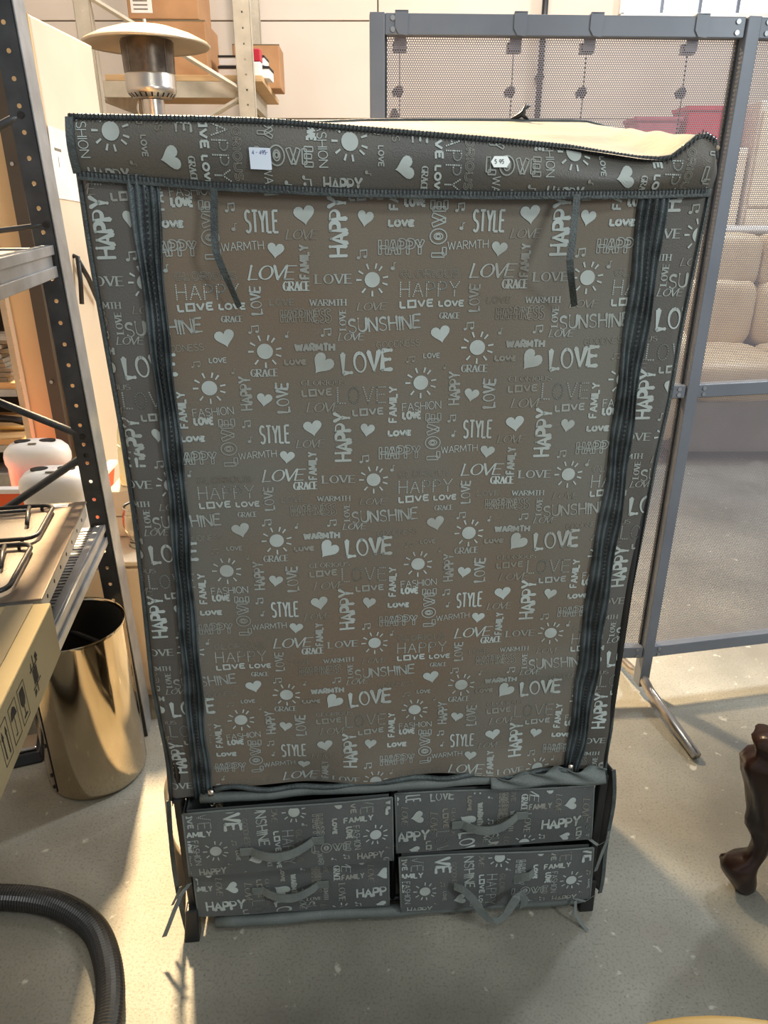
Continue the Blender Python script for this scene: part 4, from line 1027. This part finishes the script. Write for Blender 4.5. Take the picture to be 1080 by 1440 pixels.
# galvanised shelves far left
ls = thing('storage_shelves', 'galvanised shelves with magazines and tools far left behind the near shelving', 'shelving', (-1.445, 3.0, 0), 0)
pm = MB(); holed_strip(pm, .05, 1.4, .035, .0045, .002, Matrix.Translation((-.055, -.03, 0))); pm.box(-.008, -.028, 0, -.004, .03, 1.4); pm.build('post', 'rackpost', ls)
for z in (.28, .545, .785, 1.17): MB().box(-.95, -.02, z, -.06, .40, z+.025).build('shelf_board', 'ply', ls); MB().box(-.95, -.028, z-.03, -.06, -.02, z).build('shelf_rail', 'galv', ls)
MB().box(-.95, .41, 0, -.0, .43, 1.4).build('back_sheet', 'hole', ls)
for i in range(9):
    o = MB().box(-.15, -.11, 0, .15, .11, .017).build('magazine', 'book', bevel=.002); o.location = (-1.68+random.uniform(-.02, .03), 3.12, .8105+i*.0185); o.rotation_euler = (0, 0, random.uniform(-.12, .12))
    tag(o, ['bottom worn magazine of the stack on the far left shelves', 'second worn magazine from the bottom of the far left stack', 'third worn magazine from the bottom of the far left stack', 'fourth worn magazine from the bottom of the far left stack', 'middle worn magazine of the far left stack', 'fourth worn magazine from the top of the far left stack', 'third worn magazine from the top of the far left stack', 'second worn magazine from the top of the far left stack', 'topmost worn magazine of the stack on the far left shelves'][i], 'magazine', 'magazines on the far left shelves')
o = MB().box(-.03, -.05, 0, .03, .05, .10).build('red_tool_case', 'red', bevel=.006); o.location = (-1.60, 3.2, 1.1955); tag(o, 'small red case on the top board of the far left shelves', 'case')
o = MB().tube([(-.12, 0, .03), (-.03, 0, .045), (.04, 0, .04), (.12, 0, .025)], [.02, .018, .014, .02], 10).build('hand_tool', 'black', smooth=True); o.location = (-1.66, 3.12, .576); tag(o, 'black hand tool lying on the far left shelves below the magazines', 'tool')
MB().tube([(-.12, -.03, .01), (.02, -.035, .012), (.10, -.02, .01)], .010, 8).build('tool_grip', 'ochre', o, smooth=True)
o = MB().box(-.13, -.07, 0, .13, .07, .09).build('clear_tray', 'galv', bevel=.01); o.location = (-1.66, 3.12, .3055); tag(o, 'grey tray on the lowest board of the far left shelves', 'tray')

# ------------------------------------------------------------------ patio heater
ph = thing('patio_heater', 'patio heater with wide beige canopy and dark mesh burner head behind the wardrobe', 'heater', (-1.125, 4.10, 0), 0)
hz0 = 0
o = MB().lathe([(0, 2.250), (.05, 2.248), (.13, 2.235), (.22, 2.208), (.285, 2.178), (.296, 2.168), (.290, 2.160), (.275, 2.166), (.20, 2.190), (.12, 2.205), (0, 2.212)], n=48).build('canopy', 'enamel', ph, smooth=True)
MB().tube([(0, 0, 2.245), (0, 0, 2.272)], .008, 8).build('top_nut', 'steel', ph)
MB().lathe([(.120, 2.185), (.122, 2.17), (.116, 2.07), (.115, 2.045)], n=36).build('mesh_screen', 'heatmesh', ph, smooth=True)
for i in range(8):
    a = 2*PI*i/8+.2; MB().tube([(.122*math.cos(a), .122*math.sin(a), 2.18), (.117*math.cos(a), .117*math.sin(a), 2.05)], .0014, 6).build('cage_rod', 'heatmesh', ph)
o = MB().lathe([(.116, 2.045), (.119, 2.038), (.117, 1.99), (.119, 1.985), (.115, 1.965), (.095, 1.945), (.052, 1.940), (0, 1.938)], n=36).build('burner_housing', 'steel', ph); smooth_angle(o, 40)
for i in range(24):
    a = 2*PI*i/24; MB().box(-.004, -.013, -.001, .004, .010, .001, Matrix.Rotation(a, 4, 'Z') @ Matrix.Translation((0, .104, 1.9545)) @ Matrix.Rotation(math.radians(46), 4, 'X')).build('vent_slot', 'hole', ph)
MB().lathe([(.052, 1.938), (.052, .9), (.050, .9)], n=24).build('pole', 'steel', ph, smooth=True)
MB().tube([(-.06, -.02, 1.95), (-.072, -.02, 1.90), (-.06, -.02, 1.84)], .006, 8).build('gas_tube', 'steel', ph, smooth=True)
MB().lathe([(.18, .88), (.20, .86), (.22, .05), (.24, 0), (0, 0)], n=32).build('gas_housing', 'enamel', ph)
MB().lathe([(0, .90), (.05, .90), (.18, .88)], n=32).build('housing_top', 'enamel', ph)

# ------------------------------------------------------------------ pallet rack
rk = thing('storage_rack', 'tall galvanised storage rack with plywood deck behind the patio heater', 'rack', (-1.2, 4.80, 0), 3)
def rpost(x, y, h, w=.085):
    m = MB(); holed_strip(m, w, h, .075, .0058, .0025, Matrix.Translation((x-w/2, y, 0)), hx=w*.55)
    m.box(x-w/2, y, 0, x-w/2+.003, y+.07, h).box(x+w/2-.003, y, 0, x+w/2, y+.07, h)
    m.build('post', 'rackpost', rk)
rpost(-.445, 0, 3.2); rpost(.415, 0, 3.2, .095); rpost(-.445, 1.25, 3.2); rpost(.36, 1.25, 3.2)
def rbrace(a, b):
    o = MB().tube([a, b], .016, 6).build('brace', 'rackpost', rk); 
rbrace((-.40, .02, 2.50), (.39, .02, 2.06)); rbrace((.39, .035, 2.03), (-.40, .035, 1.62)); rbrace((-.40, .03, 2.56), (.39, .03, 2.95))
MB().box(-.40, .12, 2.118, .50, 1.34, 2.150).build('plywood_deck', 'ply', rk, bevel=.002)
MB().box(-.45, .075, 2.03, .43, .10, 2.112).build('end_beam', 'rackpost', rk)
for x in (-.44, .40): MB().box(x-.02, .07, 2.02, x+.02, 1.25, 2.115).build('side_beam', 'rackpost', rk)
MB().box(-.40, .12, .95, .50, 1.34, .98).build('plywood_deck', 'ply', rk)
def carton(label, x0, y0, z0, x1, y1, z1, m='card', tape=True, group='cartons on the storage rack'):
    o = thing('cardboard_carton', label, 'box', ((x0+x1)/2, (y0+y1)/2, z0), 2)
    a, b, c = (x1-x0)/2, (y1-y0)/2, z1-z0
    MB().box(-a, -b, 0, a, b, c).build('carton', m, o, bevel=.006)
    MB().box(-a-.0005, -b-.0015, c*.985, a+.0005, -b+.02, c+.0015).build('lid_edge', 'tapebrown', o)
    return o
c1 = carton('lower brown cardboard carton on the plywood rack deck behind the heater', -1.45, 4.98, 2.151, -1.03, 5.40, 2.428)
c2 = carton('upper brown cardboard carton with a white shipping label on the rack', -1.46, 4.98, 2.431, -1.06, 5.38, 2.75)
MB().box(-.18, -.2015, .03, -.06, -.2005, .115).build('shipping_label', 'paper', c2)
for k in range(3): MB().box(-.165, -.2022, .045+k*.02, -.085, -.2016, .052+k*.02).build('label_line', 'grime', c2)
c3 = carton('small cardboard carton at the far end of the rack deck', -.98, 5.55, 2.151, -.68, 5.85, 2.40)
o = MB().box(0, 0, 0, .30, .20, .06).build('ring_binder', 'paper', bevel=.004); o.location = (-.985, 5.08, 2.151); tag(o, 'white ring binder lying at the bottom of the pile on the rack', 'binder')
MB().box(-.002, -.003, .050, .302, .203, .064).build('black_cover', 'hole', o)
o = MB().box(0, 0, 0, .27, .20, .05).build('ring_binder', 'white', bevel=.004); o.location = (-.98, 5.08, 2.217); tag(o, 'white ring binder with dark cover on top of the pile on the rack', 'binder')
MB().box(-.002, -.003, .042, .272, .203, .053).build('black_cover', 'hole', o)
o = thing('red_topped_canister', 'white canister with a dark red cap at the right end of the rack deck', 'canister', (-.765, 5.03, 2.151), 0)
MB().box(-.035, -.04, 0, .045, .04, .075).build('bottle', 'white', o, bevel=.006); MB().box(-.037, -.042, .075, .047, .042, .14).build('cap', 'red', o, bevel=.006)
dp = MB().box(-.028, 0, 0, .028, .05, 3.2).build('dark_upright', 'darkpost'); dp.location = (-1.045, 6.25, 0); tag(dp, 'dark vertical profile on the wall behind the rack cartons', 'post')
pd = MB().box(-.5, 0, 0, .18, .02, 2.0).build('grey_sheet', 'greyfab'); pd.location = (-1.45, 6.2, 0)
pd.data.materials.clear(); pd.data.materials.append(M_['grime']); tag(pd, 'grey board standing under the rack deck behind the heater', 'board')

# ------------------------------------------------------------------ carved wooden furniture (right)
cf = thing('carved_chair', 'dark carved wooden chair with cabriole legs at the right edge', 'chair', (1.130, 1.252, 0), -45)
def carved_leg(x, y, mirror=1, back=1):
    prof = [  # z, centre x offset, rx, ry
        (.000, .000, .018, .020), (.012, -.004, .026, .026), (.035, -.014, .034, .030), (.055, -.024, .040, .032), (.075, -.028, .040, .034), (.092, -.020, .034, .034), (.104, -.002, .024, .030),
        (.120, .008, .021, .026), (.150, .012, .022, .026), (.180, .006, .028, .028), (.205, -.004, .034, .031), (.225, -.004, .036, .033), (.245, -.004, .034, .034), (.275, -.010, .034, .036), (.310, -.016, .038, .038),
        (.345, -.024, .044, .042), (.375, -.030, .048, .044), (.395, -.026, .044, .044), (.405, -.018, .034, .04), (.425, -.018, .036, .042), (.45, -.022, .044, .044)]
    n = 24; vs = []; fs = []
    for z, cx, rx, ry in prof:
        for k in range(n):
            a = 2*PI*k/n; q = 1+.10*math.sin(5*a+z*30)*(1 if z > .17 else .3)
            vs.append((x+mirror*.72*cx+rx*q*math.cos(a), y+back*.72*cx+ry*q*math.sin(a), z))
    for i in range(len(prof)-1):
        for k in range(n): fs.append((i*n+k, i*n+(k+1) % n, (i+1)*n+(k+1) % n, (i+1)*n+k))
    fs += [tuple(range(n))[::-1], tuple(range((len(prof)-1)*n, len(prof)*n))]
    m = MB().add(vs, fs)
    lg = m.build('leg', 'wood', cf, smooth=True)
    s_ = MB()  # scroll relief
    s_.tube([(x+mirror*(-.050+.016*math.cos(t*.6)*(1-t*.07)), y-.016, .066+.016*math.sin(t*.6)*(1-t*.07)) for t in range(11)], [.007-.0004*t for t in range(11)], 8)
    if 0: s_.tube([(x+mirror*(-.016), y-.032, .17), (x+mirror*(-.034), y-.034, .215), (x+mirror*(-.020), y-.036, .26), (x+mirror*(-.030), y-.038, .32), (x+mirror*(-.042), y-.036, .36), (x+mirror*(-.020), y-.044, .385)], [.004, .008, .006, .006, .009, .005], 8)
    s_.build('carved_relief', 'wood', lg, smooth=True)
    return lg
carved_leg(-.20, -.185); carved_leg(.20, -.185, -1); carved_leg(-.20, .20, 1, -1); carved_leg(.20, .20, -1, -1)
MB().box(-.17, -.21, .36, .17, -.17, .45).build('seat_rail', 'wood', cf, bevel=.01); MB().box(-.17, .18, .36, .17, .22, .45).build('seat_rail', 'wood', cf, bevel=.01)
for x in (-.215, .185): MB().box(x, -.16, .36, x+.03, .18, .45).build('seat_rail', 'wood', cf, bevel=.01)
MB().box(-.21, -.205, .45, .24, .235, .51).build('seat', 'wood', cf, bevel=.02)
# round table top at the bottom edge
rt = thing('round_table', 'honey coloured round wooden table at the bottom right edge', 'table', (.465, .255, 0), 0)
o = MB().lathe([(0, .430), (.41, .430), (.428, .438), (.428, .446), (.420, .450), (0, .450)], n=72).build('tabletop', 'ochre', rt); smooth_angle(o, 30)
MB().lathe([(.035, .43), (.028, .3), (.045, .2), (.03, .06), (.16, .03), (.17, 0), (0, 0)], n=28).build('pedestal', 'ochre', rt, smooth=True)
